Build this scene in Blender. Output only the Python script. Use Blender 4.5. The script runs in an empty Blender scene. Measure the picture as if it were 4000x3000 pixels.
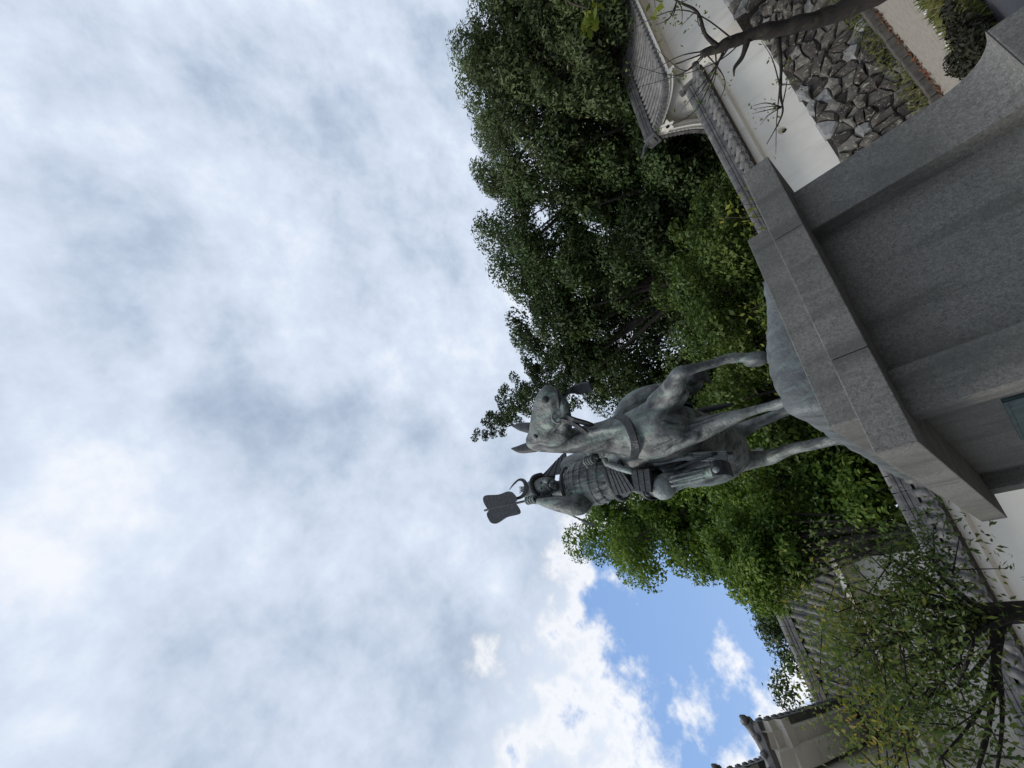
import bpy, bmesh, math, random
import numpy as np
from mathutils import Vector, Matrix, noise as mnoise

R = math.radians
scene = bpy.context.scene
COL = scene.collection

# ------------------------------------------------------------------ camera
CAM_H = 2.0
roll, pitch = R(-32.0), R(39.9)
fwd = Vector((0, math.cos(pitch), math.sin(pitch)))
up0 = Vector((0, -math.sin(pitch), math.cos(pitch)))
rt0 = Vector((1, 0, 0))
prt = math.cos(roll) * rt0 + math.sin(roll) * up0      # right edge of the upright phone
pup = -math.sin(roll) * rt0 + math.cos(roll) * up0     # top edge of the upright phone
cam_data = bpy.data.cameras.new('camera')
cam = bpy.data.objects.new('camera', cam_data)
COL.objects.link(cam)
cx, cy, cz = -pup, prt, -fwd                           # the phone picture lies on its side
cam.matrix_world = Matrix(((cx.x, cy.x, cz.x, 0), (cx.y, cy.y, cz.y, 0), (cx.z, cy.z, cz.z, CAM_H), (0, 0, 0, 1)))
cam_data.sensor_width = 36
cam_data.lens = 1800 / 4000 * 36
cam_data.clip_end = 2000
cam_data.clip_start = 0.05
scene.camera = cam

# ------------------------------------------------------------------ sky, sun, exposure
SUN_AZ, SUN_EL = R(-146), R(52)
world = bpy.data.worlds.new('World')
scene.world = world
world.use_nodes = True
wn, wl = world.node_tree.nodes, world.node_tree.links
wn.clear()

def N(nt, typ, **kw):
    n = nt.nodes.new(typ)
    for k, v in kw.items():
        if k == 'inp':
            for a, b in v.items():
                n.inputs[a].default_value = b
        else:
            setattr(n, k, v)
    return n

def math_node(nt, op, a, b=None, c=None, clamp=False):
    n = nt.nodes.new('ShaderNodeMath'); n.operation = op; n.use_clamp = clamp
    for i, v in enumerate((a, b, c)):
        if v is None: continue
        if hasattr(v, 'is_linked') or hasattr(v, 'links'): nt.links.new(v, n.inputs[i])
        else: n.inputs[i].default_value = v
    return n.outputs[0]

def smooth_node(nt, v, lo, hi, a=0.0, b=1.0):
    n = nt.nodes.new('ShaderNodeMapRange'); n.interpolation_type = 'SMOOTHSTEP'
    nt.links.new(v, n.inputs[0])
    for i, k in enumerate((lo, hi, a, b)): n.inputs[i + 1].default_value = k
    return n.outputs[0]

def mixc(nt, fac, a, b, mode='MIX'):
    n = nt.nodes.new('ShaderNodeMix'); n.data_type = 'RGBA'; n.blend_type = mode
    for i, v in ((0, fac), (6, a), (7, b)):
        if hasattr(v, 'links'): nt.links.new(v, n.inputs[i])
        elif i == 0: n.inputs[0].default_value = v
        else: n.inputs[i].default_value = (*v, 1)
    return n.outputs[2]

def build_sky():
    nt = world.node_tree
    sky = N(nt, 'ShaderNodeTexSky', sky_type='NISHITA', sun_disc=False, sun_elevation=SUN_EL, sun_rotation=SUN_AZ,
            altitude=50, air_density=1.0, dust_density=0.6, ozone_density=1.6)
    tc = N(nt, 'ShaderNodeTexCoord')
    sep = N(nt, 'ShaderNodeSeparateXYZ'); nt.links.new(tc.outputs['Generated'], sep.inputs[0])
    z = math_node(nt, 'ADD', math_node(nt, 'MAXIMUM', sep.outputs[2], 0.0), 0.6)
    px = math_node(nt, 'DIVIDE', sep.outputs[0], z)
    py = math_node(nt, 'DIVIDE', sep.outputs[1], z)
    cmb = N(nt, 'ShaderNodeCombineXYZ'); nt.links.new(px, cmb.inputs[0]); nt.links.new(py, cmb.inputs[1])
    def fbm(scale, detail, rough, dist, off):
        m = N(nt, 'ShaderNodeVectorMath', operation='ADD'); nt.links.new(cmb.outputs[0], m.inputs[0]); m.inputs[1].default_value = off
        n = N(nt, 'ShaderNodeTexNoise', noise_dimensions='3D')
        n.inputs['Scale'].default_value = scale; n.inputs['Detail'].default_value = detail
        n.inputs['Roughness'].default_value = rough; n.inputs['Distortion'].default_value = dist
        nt.links.new(m.outputs[0], n.inputs['Vector'])
        return n.outputs[0]
    big = fbm(2.2, 3, 0.5, 0.1, (3.1, 1.7, 0.4))
    mid = fbm(5.2, 10, 0.58, 0.1, (7.3, 2.2, 1.9))
    fine = fbm(14.0, 8, 0.62, 0.1, (1.3, 9.2, 4.0))
    broad = fbm(1.7, 3, 0.5, 0.0, (12.4, 5.1, 2.0))
    # cover: overcast overhead, opening towards the low western sky
    g = N(nt, 'ShaderNodeVectorMath', operation='DOT_PRODUCT'); nt.links.new(tc.outputs['Generated'], g.inputs[0])
    ga, ge = R(-49), R(30)
    g.inputs[1].default_value = (math.sin(ga) * math.cos(ge), math.cos(ga) * math.cos(ge), math.sin(ge))
    opening = smooth_node(nt, g.outputs['Value'], 0.865, 0.985, 0.0, 0.235)
    inside = smooth_node(nt, g.outputs['Value'], 0.84, 0.93)
    c = math_node(nt, 'ADD', math_node(nt, 'ADD', math_node(nt, 'MULTIPLY', big, 0.36), math_node(nt, 'MULTIPLY', mid, 0.56)), math_node(nt, 'MULTIPLY', fine, 0.28))
    c = math_node(nt, 'SUBTRACT', c, opening)
    cover = smooth_node(nt, c, 0.36, 0.45)
    # relief of the cloud layer: soft grey-blue bellies, crisp white billows
    b = math_node(nt, 'ADD', math_node(nt, 'ADD', math_node(nt, 'MULTIPLY', mid, 0.50), math_node(nt, 'MULTIPLY', fine, 0.24)), math_node(nt, 'MULTIPLY', broad, 0.30))
    t = smooth_node(nt, b, 0.33, 0.60)
    cloud = mixc(nt, t, (2.7, 3.4, 4.5), (5.5, 6.15, 7.2))
    billow = smooth_node(nt, b, 0.55, 0.66, 0.0, 0.85)
    cloud = mixc(nt, billow, cloud, (7.2, 7.35, 7.7))
    thin = smooth_node(nt, c, 0.42, 0.52, 0.9, 0.0)
    cloud = mixc(nt, math_node(nt, 'MULTIPLY', thin, inside), cloud, (7.7, 7.75, 7.9))
    skyc = mixc(nt, 0.6, sky.outputs[0], (2.3, 4.1, 7.7))
    low = math_node(nt, 'POWER', math_node(nt, 'SUBTRACT', 1.0, math_node(nt, 'MAXIMUM', sep.outputs[2], 0.0)), 2.5)
    skyc = mixc(nt, math_node(nt, 'MULTIPLY', low, 0.75, clamp=True), skyc, (4.9, 6.1, 7.9))
    # small tears elsewhere in the layer show pale sky, not white
    col = mixc(nt, math_node(nt, 'MAXIMUM', cover, math_node(nt, 'SUBTRACT', 1.0, inside)), skyc, cloud)
    bg = N(nt, 'ShaderNodeBackground'); bg.inputs[1].default_value = 0.1
    nt.links.new(col, bg.inputs[0])
    out = N(nt, 'ShaderNodeOutputWorld'); nt.links.new(bg.outputs[0], out.inputs[0])
build_sky()

sun_d = bpy.data.lights.new('sun', 'SUN')
sun_d.energy = 1.5
sun_d.angle = R(20)
sun_d.color = (1.0, 0.955, 0.89)
sun = bpy.data.objects.new('sun', sun_d); COL.objects.link(sun)
sv = Vector((math.sin(SUN_AZ) * math.cos(SUN_EL), math.cos(SUN_AZ) * math.cos(SUN_EL), math.sin(SUN_EL)))
sun.rotation_euler = sv.to_track_quat('Z', 'Y').to_euler()
sun.location = sv * 60

vs = scene.view_settings
vs.view_transform = 'Standard'; vs.look = 'None'; vs.exposure = 0.4; vs.gamma = 1.0
vs.use_curve_mapping = False
scene.cycles.max_bounces = 6
scene.cycles.transparent_max_bounces = 6

# ------------------------------------------------------------------ materials
def mat(name):
    m = bpy.data.materials.new(name); m.use_nodes = True
    nt = m.node_tree
    bs = nt.nodes['Principled BSDF']
    return m, nt, bs

def coords(nt, kind='Object', scale=(1, 1, 1)):
    tc = nt.nodes.new('ShaderNodeTexCoord'); mp = nt.nodes.new('ShaderNodeMapping')
    nt.links.new(tc.outputs[kind], mp.inputs[0]); mp.inputs['Scale'].default_value = scale
    return mp.outputs[0]

def wcoords(nt, scale=(1, 1, 1)):
    g = nt.nodes.new('ShaderNodeNewGeometry'); mp = nt.nodes.new('ShaderNodeMapping')
    nt.links.new(g.outputs['Position'], mp.inputs[0]); mp.inputs['Scale'].default_value = scale
    return mp.outputs[0]

def noise(nt, vec, scale, detail=4, rough=0.55, dist=0.0):
    n = nt.nodes.new('ShaderNodeTexNoise')
    n.inputs['Scale'].default_value = scale; n.inputs['Detail'].default_value = detail
    n.inputs['Roughness'].default_value = rough; n.inputs['Distortion'].default_value = dist
    nt.links.new(vec, n.inputs['Vector'])
    return n.outputs[0]

def ramp(nt, v, stops):
    n = nt.nodes.new('ShaderNodeValToRGB')
    e = n.color_ramp.elements
    while len(e) < len(stops): e.new(0.5)
    for i, (p, c) in enumerate(stops):
        e[i].position = p; e[i].color = (*c, 1)
    nt.links.new(v, n.inputs[0])
    return n.outputs[0]

def bump(nt, bs, h, strength, dist=0.01):
    b = nt.nodes.new('ShaderNodeBump'); b.inputs['Strength'].default_value = strength; b.inputs['Distance'].default_value = dist
    nt.links.new(h, b.inputs['Height']); nt.links.new(b.outputs[0], bs.inputs['Normal'])

def objrand(nt):
    return nt.nodes.new('ShaderNodeObjectInfo').outputs['Random']

def m_granite():
    m, nt, bs = mat('granite')
    v = wcoords(nt)
    sp = noise(nt, v, 95, 3, 0.75)
    sp2 = noise(nt, v, 38, 4, 0.7)
    big = noise(nt, v, 1.6, 5, 0.6)
    st = noise(nt, wcoords(nt, (5, 5, 0.5)), 1.0, 5, 0.6)
    base = ramp(nt, sp, [(0.34, (0.075, 0.076, 0.077)), (0.5, (0.205, 0.203, 0.197)), (0.68, (0.40, 0.395, 0.38))])
    base = mixc(nt, 0.5, base, ramp(nt, sp2, [(0.35, (0.10, 0.10, 0.10)), (0.65, (0.30, 0.295, 0.285))]))
    base = mixc(nt, smooth_node(nt, big, 0.42, 0.66, 0, 0.6), base, (0.105, 0.108, 0.104))
    base = mixc(nt, smooth_node(nt, st, 0.50, 0.70, 0, 0.6), base, (0.075, 0.078, 0.072))
    r = mixc(nt, math_node(nt, 'MULTIPLY', objrand(nt), 0.22), base, (0.11, 0.11, 0.105))
    r = mixc(nt, 1.0, r, (0.90, 0.875, 0.80), 'MULTIPLY')
    nt.links.new(r, bs.inputs['Base Color']); bs.inputs['Roughness'].default_value = 0.75
    bump(nt, bs, sp2, 0.25, 0.006)
    return m

def m_bronze(name='bronze', k=1.0):
    m, nt, bs = mat(name)
    v = wcoords(nt)
    a = noise(nt, v, 3.2, 7, 0.62, 0.4)
    st = noise(nt, wcoords(nt, (9, 9, 1.0)), 1.0, 7, 0.65, 0.5)
    f = noise(nt, v, 26, 5, 0.65)
    base = ramp(nt, a, [(0.32, (0.034, 0.038, 0.035)), (0.45, (0.100, 0.108, 0.100)), (0.55, (0.195, 0.198, 0.186)), (0.70, (0.28, 0.30, 0.275))])
    base = mixc(nt, smooth_node(nt, st, 0.50, 0.66, 0, 0.8), base, (0.235, 0.325, 0.275))
    base = mixc(nt, smooth_node(nt, st, 0.48, 0.38, 0, 0.85), base, (0.022, 0.024, 0.028))
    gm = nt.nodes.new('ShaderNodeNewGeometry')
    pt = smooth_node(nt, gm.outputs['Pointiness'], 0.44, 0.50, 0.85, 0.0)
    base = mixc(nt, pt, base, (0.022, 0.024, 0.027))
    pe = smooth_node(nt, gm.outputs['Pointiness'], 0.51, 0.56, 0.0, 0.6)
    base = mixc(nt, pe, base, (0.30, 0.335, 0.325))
    base = mixc(nt, smooth_node(nt, f, 0.45, 0.7, 0, 0.35), base, (0.06, 0.065, 0.07))
    base = mixc(nt, 1 - k, base, (0.10, 0.108, 0.112))
    nt.links.new(base, bs.inputs['Base Color'])
    bs.inputs['Metallic'].default_value = 0.25; bs.inputs['Roughness'].default_value = 0.55
    bump(nt, bs, mixc(nt, 0.55, mixc(nt, 0.5, f, st), noise(nt, v, 9, 4, 0.6)), 0.75, 0.05)
    return m

def m_dark_bronze():
    m, nt, bs = mat('dark_bronze')
    f = noise(nt, wcoords(nt), 20, 5, 0.6)
    nt.links.new(ramp(nt, f, [(0.35, (0.022, 0.024, 0.026)), (0.7, (0.06, 0.066, 0.07))]), bs.inputs['Base Color'])
    bs.inputs['Metallic'].default_value = 0.2; bs.inputs['Roughness'].default_value = 0.6
    bump(nt, bs, f, 0.3, 0.01)
    return m

def m_plaque():
    m, nt, bs = mat('plaque_bronze')
    f = noise(nt, wcoords(nt), 14, 5, 0.6)
    nt.links.new(ramp(nt, f, [(0.35, (0.04, 0.07, 0.08)), (0.7, (0.10, 0.16, 0.17))]), bs.inputs['Base Color'])
    bs.inputs['Metallic'].default_value = 0.5; bs.inputs['Roughness'].default_value = 0.45
    return m

def m_plaster():
    m, nt, bs = mat('white_plaster')
    v = wcoords(nt)
    a = noise(nt, v, 0.9, 6, 0.6); st = noise(nt, wcoords(nt, (4, 4, 0.6)), 1, 5, 0.6); f = noise(nt, v, 60, 3, 0.6)
    base = ramp(nt, a, [(0.3, (0.74, 0.70, 0.62)), (0.65, (0.86, 0.825, 0.745))])
    base = mixc(nt, smooth_node(nt, st, 0.52, 0.78, 0, 0.5), base, (0.50, 0.475, 0.41))
    nt.links.new(base, bs.inputs['Base Color']); bs.inputs['Roughness'].default_value = 0.9
    bump(nt, bs, f, 0.08, 0.01)
    return m

def m_tile():
    m, nt, bs = mat('roof_tile')
    v = wcoords(nt)
    a = noise(nt, v, 5, 6, 0.65); f = noise(nt, v, 50, 3, 0.6)
    base = ramp(nt, a, [(0.3, (0.062, 0.059, 0.056)), (0.5, (0.135, 0.129, 0.122)), (0.72, (0.235, 0.226, 0.215))])
    base = mixc(nt, math_node(nt, 'MULTIPLY', objrand(nt), 0.45), base, (0.06, 0.062, 0.068))
    nt.links.new(base, bs.inputs['Base Color']); bs.inputs['Roughness'].default_value = 0.5
    bs.inputs['Specular IOR Level'].default_value = 0.4
    bump(nt, bs, f, 0.2, 0.006)
    return m

def m_stone():
    m, nt, bs = mat('wall_stone')
    v = wcoords(nt)
    r = objrand(nt)
    base = ramp(nt, r, [(0.0, (0.040, 0.032, 0.029)), (0.40, (0.085, 0.072, 0.062)), (0.70, (0.135, 0.122, 0.102)), (0.88, (0.19, 0.18, 0.16)), (0.965, (0.27, 0.27, 0.27))])
    a = noise(nt, v, 4.5, 7, 0.68); f = noise(nt, v, 24, 5, 0.7)
    base = mixc(nt, smooth_node(nt, a, 0.42, 0.68, 0, 0.6), base, (0.035, 0.031, 0.031))
    lich = smooth_node(nt, noise(nt, wcoords(nt, (1, 1, 0.55)), 13, 6, 0.68, 1.6), 0.565, 0.63, 0, 0.85)
    base = mixc(nt, lich, base, (0.40, 0.40, 0.31))
    nt.links.new(base, bs.inputs['Base Color']); bs.inputs['Roughness'].default_value = 0.95
    bump(nt, bs, mixc(nt, 0.5, a, f), 0.7, 0.04)
    return m

def flat(name, c, rough=0.85, var=0.25, scale=12.0, wc=True):
    m, nt, bs = mat(name)
    a = noise(nt, wcoords(nt), scale, 6, 0.62)
    d = tuple(x * (1 - var) for x in c); l = tuple(min(1, x * (1 + var)) for x in c)
    nt.links.new(ramp(nt, a, [(0.32, d), (0.68, l)]), bs.inputs['Base Color'])
    bs.inputs['Roughness'].default_value = rough
    bump(nt, bs, a, 0.3, 0.02)
    return m

def leafmat(name, cols, trans=0.35, rough=0.55):
    m, nt, bs = mat(name)
    g = nt.nodes.new('ShaderNodeNewGeometry')
    rnd = g.outputs['Random Per Island']
    big = noise(nt, wcoords(nt), 0.55, 4, 0.6)
    k = math_node(nt, 'ADD', math_node(nt, 'MULTIPLY', rnd, 0.55), math_node(nt, 'MULTIPLY', smooth_node(nt, big, 0.3, 0.7), 0.45))
    n = len(cols)
    c = ramp(nt, k, [(i / (n - 1) * 0.96 + 0.02, cc) for i, cc in enumerate(cols)])
    nt.links.new(c, bs.inputs['Base Color']); bs.inputs['Roughness'].default_value = rough
    bs.inputs['Specular IOR Level'].default_value = 0.35
    tr = nt.nodes.new('ShaderNodeBsdfTranslucent'); nt.links.new(c, tr.inputs[0])
    mx = nt.nodes.new('ShaderNodeMixShader'); mx.inputs[0].default_value = trans
    nt.links.new(bs.outputs[0], mx.inputs[1]); nt.links.new(tr.outputs[0], mx.inputs[2])
    nt.links.new(mx.outputs[0], nt.nodes['Material Output'].inputs[0])
    return m

def m_bark(name, c0, c1):
    m, nt, bs = mat(name)
    a = noise(nt, wcoords(nt, (14, 14, 3)), 1, 7, 0.7, 0.6); b = noise(nt, wcoords(nt), 4, 4, 0.6)
    base = ramp(nt, a, [(0.3, c0), (0.7, c1)])
    base = mixc(nt, smooth_node(nt, b, 0.58, 0.7, 0, 0.5), base, (0.07, 0.08, 0.035))
    nt.links.new(base, bs.inputs['Base Color']); bs.inputs['Roughness'].default_value = 0.95
    bump(nt, bs, a, 0.8, 0.04)
    return m

M = {}
M['granite'] = m_granite(); M['bronze'] = m_bronze(); M['slab'] = m_bronze('bronze_ground', 0.38); M['dbronze'] = m_dark_bronze(); M['plaque'] = m_plaque()
M['plaster'] = m_plaster(); M['tile'] = m_tile(); M['stone'] = m_stone()
M['mortar'] = flat('dark_earth_joint', (0.05, 0.043, 0.036), 1.0, .5, 14)
M['path'] = flat('sandy_path', (0.29, 0.26, 0.215), 0.95, 0.16, 9)
M['asphalt'] = flat('asphalt', (0.085, 0.085, 0.092), 0.9, 0.2, 30)
M['soil'] = flat('soil', (0.075, 0.06, 0.042), 1.0, 0.4, 7)
M['kerb'] = flat('kerb_stone', (0.095, 0.085, 0.072), 0.95, 0.35, 8)
M['pebble'] = flat('white_pebble', (0.55, 0.54, 0.52), 0.8, 0.2, 5)
M['soffit'] = flat('dark_timber', (0.05, 0.045, 0.04), 0.9, 0.3, 10)
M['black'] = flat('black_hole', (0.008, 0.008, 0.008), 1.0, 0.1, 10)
M['ever_dark'] = leafmat('evergreen_leaf_dark', [(0.019, 0.030, 0.010), (0.037, 0.063, 0.018), (0.068, 0.108, 0.028), (0.112, 0.158, 0.043)], 0.22)
M['ever_olive'] = leafmat('evergreen_leaf_olive', [(0.032, 0.048, 0.019), (0.067, 0.096, 0.035), (0.120, 0.157, 0.058), (0.184, 0.224, 0.088)], 0.25)
M['ever_lime'] = leafmat('broadleaf_lime', [(0.032, 0.074, 0.015), (0.079, 0.150, 0.021), (0.160, 0.248, 0.032), (0.265, 0.354, 0.052)], 0.35)
M['maple'] = leafmat('maple_leaf_green', [(0.027, 0.048, 0.009), (0.057, 0.098, 0.016), (0.104, 0.154, 0.025), (0.170, 0.217, 0.041)], 0.3)
M['cherry'] = leafmat('cherry_leaf_autumn', [(0.034, 0.060, 0.016), (0.070, 0.118, 0.028), (0.115, 0.168, 0.038), (0.20, 0.24, 0.05), (0.46, 0.32, 0.05)], 0.45)
M['yellow'] = leafmat('sprig_leaf_yellow', [(0.06, 0.10, 0.012), (0.14, 0.18, 0.02), (0.25, 0.27, 0.035), (0.36, 0.33, 0.05)], 0.4)
M['grass'] = leafmat('grass_blade', [(0.05, 0.065, 0.015), (0.10, 0.12, 0.025), (0.17, 0.17, 0.045), (0.24, 0.21, 0.08)], 0.3)
M['rust'] = leafmat('fallen_leaf_rust', [(0.06, 0.035, 0.02), (0.14, 0.06, 0.03), (0.22, 0.10, 0.05)], 0.1)
M['shrub'] = leafmat('shrub_leaf_dark', [(0.014, 0.013, 0.009), (0.030, 0.028, 0.014), (0.055, 0.055, 0.02)], 0.15)
M['bark'] = m_bark('bark_brown', (0.022, 0.016, 0.013), (0.085, 0.06, 0.045))
M['bark_dark'] = m_bark('bark_dark', (0.012, 0.010, 0.010), (0.045, 0.036, 0.030))
M['bark_pale'] = m_bark('bark_pale', (0.05, 0.04, 0.034), (0.13, 0.105, 0.085))

# ------------------------------------------------------------------ helpers
def link(name, me, material=None, parent=None, loc=None, rotz=None):
    o = bpy.data.objects.new(name, me); COL.objects.link(o)
    if material is not None and me is not None and not me.materials: me.materials.append(material)
    if parent is not None: o.parent = parent
    if loc is not None: o.location = loc
    if rotz is not None: o.rotation_euler = (0, 0, rotz)
    return o

def tag(o, label, cat, group=None, kind=None):
    o['label'] = label
    if cat: o['category'] = cat
    if group: o['group'] = group
    if kind: o['kind'] = kind
    return o

def thing(name, label, cat, loc=(0, 0, 0), rotz=0.0, group=None):
    o = bpy.data.objects.new(name, None); COL.objects.link(o)
    o.empty_display_size = 0.2
    o.location = loc; o.rotation_euler = (0, 0, rotz)
    return tag(o, label, cat, group)

def mesh(name, verts, faces, smooth=False):
    me = bpy.data.meshes.new(name)
    me.from_pydata([tuple(map(float, v)) for v in verts], [], [tuple(f) for f in faces])
    if smooth: me.polygons.foreach_set('use_smooth', [True] * len(me.polygons))
    me.update()
    return me

class MB:
    def __init__(self): self.v = []; self.f = []
    def add(self, v, f):
        k = len(self.v); self.v += [tuple(p) for p in v]; self.f += [tuple(i + k for i in q) for q in f]; return self
    def box(self, x0, x1, y0, y1, z0, z1):
        return self.add([(x0, y0, z0), (x1, y0, z0), (x1, y1, z0), (x0, y1, z0), (x0, y0, z1), (x1, y0, z1), (x1, y1, z1), (x0, y1, z1)],
                        [(3, 2, 1, 0), (4, 5, 6, 7), (0, 1, 5, 4), (1, 2, 6, 5), (2, 3, 7, 6), (3, 0, 4, 7)])
    def bbox(self, x0, x1, y0, y1, z0, z1, b=0.012):
        bm = bmesh.new()
        bmesh.ops.create_cube(bm, size=1, matrix=Matrix.Translation(((x0 + x1) / 2, (y0 + y1) / 2, (z0 + z1) / 2)) @ Matrix.Diagonal((x1 - x0, y1 - y0, z1 - z0, 1)))
        bmesh.ops.bevel(bm, geom=list(bm.edges), offset=b, segments=2, profile=0.5, affect='EDGES')
        bm.verts.index_update()
        self.add([v.co[:] for v in bm.verts], [[v.index for v in f.verts] for f in bm.faces]); bm.free(); return self
    def loft(self, rings, cap=True, closed=True):
        n = len(rings[0]); v = [p for r in rings for p in r]; f = []
        for i in range(len(rings) - 1):
            for j in range(n if closed else n - 1):
                a = i * n + j; b = i * n + (j + 1) % n
                f.append((a, b, b + n, a + n))
        if cap:
            f.append(tuple(range(n - 1, -1, -1))); f.append(tuple(range((len(rings) - 1) * n, len(rings) * n)))
        return self.add(v, f)
    def tube(self, pts, rad, seg=8, squash=None):
        """tapered tube through pts; squash = (axis, factor) scales ring offsets along an axis"""
        rings = []; pts = [Vector(p) for p in pts]
        side = None
        for i, p in enumerate(pts):
            t = (pts[min(i + 1, len(pts) - 1)] - pts[max(i - 1, 0)])
            t = t.normalized() if t.length > 1e-6 else Vector((0, 0, 1))
            if side is None:
                side = t.cross(Vector((0.31, 0.2, 0.93)))
                if side.length < 0.1: side = t.cross(Vector((1, 0, 0)))
            side = (side - t * side.dot(t)).normalized()
            up = t.cross(side)
            ring = []
            for k in range(seg):
                a = 2 * math.pi * k / seg
                o = (side * math.cos(a) + up * math.sin(a)) * rad[i]
                if squash:
                    ax = Vector(squash[0]); o = o + ax * (o.dot(ax) * (squash[1] - 1))
                ring.append(tuple(p + o))
            rings.append(ring)
        return self.loft(rings)
    def build(self, name, material, parent=None, smooth=False, **kw):
        return link(name, mesh(name, self.v, self.f, smooth), material, parent, **kw)

def catmull(pts, sub=4):
    """pts: list of tuples of any length"""
    P = [np.array(p, float) for p in pts]
    if len(P) < 3:
        return [P[0] + (P[-1] - P[0]) * t for t in np.linspace(0, 1, sub + 1)]
    out = []
    for i in range(len(P) - 1):
        a = P[max(i - 1, 0)]; b = P[i]; c = P[i + 1]; d = P[min(i + 2, len(P) - 1)]
        for k in range(sub):
            t = k / sub
            out.append(0.5 * ((2 * b) + (c - a) * t + (2 * a - 5 * b + 4 * c - d) * t * t + (3 * b - a - 3 * c + d) * t ** 3))
    out.append(P[-1])
    return out

def limb(mb, pts, seg=12, sub=4, squash=None):
    """organic limb: (x, y, z, r) control points, rounded ends"""
    q = catmull(pts, sub)
    q = [np.array([*p[:3], max(p[3], 0.004)]) for p in q]
    def cap(p0, p1, flip):
        d = p0[:3] - p1[:3]; d = d / (np.linalg.norm(d) + 1e-9); out = []
        for a in (0.95, 0.75, 0.4):
            s = math.sin(a * math.pi / 2); out.append(np.array([*(p0[:3] + d * p0[3] * s), p0[3] * math.cos(a * math.pi / 2)]))
        return out
    head = cap(q[0], q[1], 0); tail = cap(q[-1], q[-2], 1)[::-1]
    q = head + q + tail
    mb.tube([p[:3] for p in q], [p[3] for p in q], seg, squash)
    return mb

def ball(mb, c, r, seg=12, rings=8):
    c = np.array(c, float); r = np.array(r if hasattr(r, '__len__') else (r, r, r), float)
    v = [tuple(c + r * np.array((0, 0, -1)))]
    for i in range(1, rings):
        a = -math.pi / 2 + math.pi * i / rings
        for k in range(seg):
            b = 2 * math.pi * k / seg
            v.append(tuple(c + r * np.array((math.cos(a) * math.cos(b), math.cos(a) * math.sin(b), math.sin(a)))))
    v.append(tuple(c + r * np.array((0, 0, 1))))
    f = [(0, 1 + (k + 1) % seg, 1 + k) for k in range(seg)]
    for i in range(rings - 2):
        for k in range(seg):
            a = 1 + i * seg + k; b = 1 + i * seg + (k + 1) % seg
            f.append((a, b, b + seg, a + seg))
    L = len(v) - 1; s = 1 + (rings - 2) * seg
    f += [(s + k, s + (k + 1) % seg, L) for k in range(seg)]
    return mb.add(v, f)

def remeshed(mb, voxel, smooth_it, name, material, parent):
    """fuse overlapping volumes into one continuous skin"""
    tmp = bpy.data.objects.new('tmp', mesh('tmp', mb.v, mb.f)); COL.objects.link(tmp)
    m = tmp.modifiers.new('r', 'REMESH'); m.mode = 'VOXEL'; m.voxel_size = voxel; m.use_smooth_shade = True
    s = tmp.modifiers.new('s', 'SMOOTH'); s.factor = 0.5; s.iterations = smooth_it
    dg = bpy.context.evaluated_depsgraph_get()
    me = bpy.data.meshes.new_from_object(tmp.evaluated_get(dg))
    bpy.data.objects.remove(tmp)
    me.name = name
    me.polygons.foreach_set('use_smooth', [True] * len(me.polygons))
    me.materials.clear()
    return link(name, me, material, parent)

# ------------------------------------------------------------------ ground
def sheet(name, pts, z, material, kind='structure', label=None):
    o = link(name, mesh(name, [(x, y, z) for x, y in pts], [tuple(range(len(pts)))]), material)
    o['kind'] = kind
    if label: o['label'] = label
    return o

WY = R(27)
WX, WN = Vector((math.cos(WY), math.sin(WY), 0)), Vector((-math.sin(WY), math.cos(WY), 0))
def wpt(a, d, z=0.0): return tuple(WX * a + WN * d + Vector((0, 0, z)))

sheet('ground', [(-400, -300), (400, -300), (400, 500), (-400, 500)], 0.0, M['soil'], label='bare earth ground under the park')
sheet('path', [wpt(-16, 9.3)[:2], wpt(2.5, 9.3)[:2], wpt(5.2, 9.75)[:2], wpt(7.0, 9.2)[:2], wpt(30, 8.0)[:2], wpt(30, 11.72)[:2], wpt(-16, 11.72)[:2]], 0.008, M['path'], label='pale sandy path between kerb and lawn')
sheet('pavement', [(-12, -14), (14, -14), (14, 8.6), (3.0, 8.75), (0.4, 8.85), (-2.0, 8.9), (-12, 7)], 0.006, M['asphalt'], label='grey paved forecourt round the pedestal')

rng = np.random.default_rng(7)
random.seed(7)

def leaves_mesh(name, c, nrm, size, aspect=0.5, fold=0.0, droop=None, rs=None):
    """rhombic leaves at centres c with normals nrm"""
    rs = rs or np.random.default_rng(1)
    n = len(c)
    nrm = nrm / (np.linalg.norm(nrm, axis=1, keepdims=True) + 1e-9)
    t = rs.normal(size=(n, 3))
    if droop is not None: t += np.array(droop)
    t -= nrm * (t * nrm).sum(1, keepdims=True); t /= np.linalg.norm(t, axis=1, keepdims=True) + 1e-9
    b = np.cross(nrm, t)
    s = (size * (0.65 + 0.7 * rs.random(n)))[:, None]
    v = np.empty((n, 4, 3))
    v[:, 0] = c - t * s; v[:, 1] = c + b * s * aspect + nrm * s * fold; v[:, 2] = c + t * s; v[:, 3] = c - b * s * aspect + nrm * s * fold
    me = bpy.data.meshes.new(name)
    me.vertices.add(4 * n); me.loops.add(4 * n); me.polygons.add(n)
    me.vertices.foreach_set('co', v.reshape(-1).astype(np.float32))
    me.loops.foreach_set('vertex_index', np.arange(4 * n, dtype=np.int32))
    me.polygons.foreach_set('loop_start', np.arange(0, 4 * n, 4, dtype=np.int32))
    me.polygons.foreach_set('loop_total', np.full(n, 4, dtype=np.int32))
    me.update(calc_edges=True)
    return me

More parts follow.
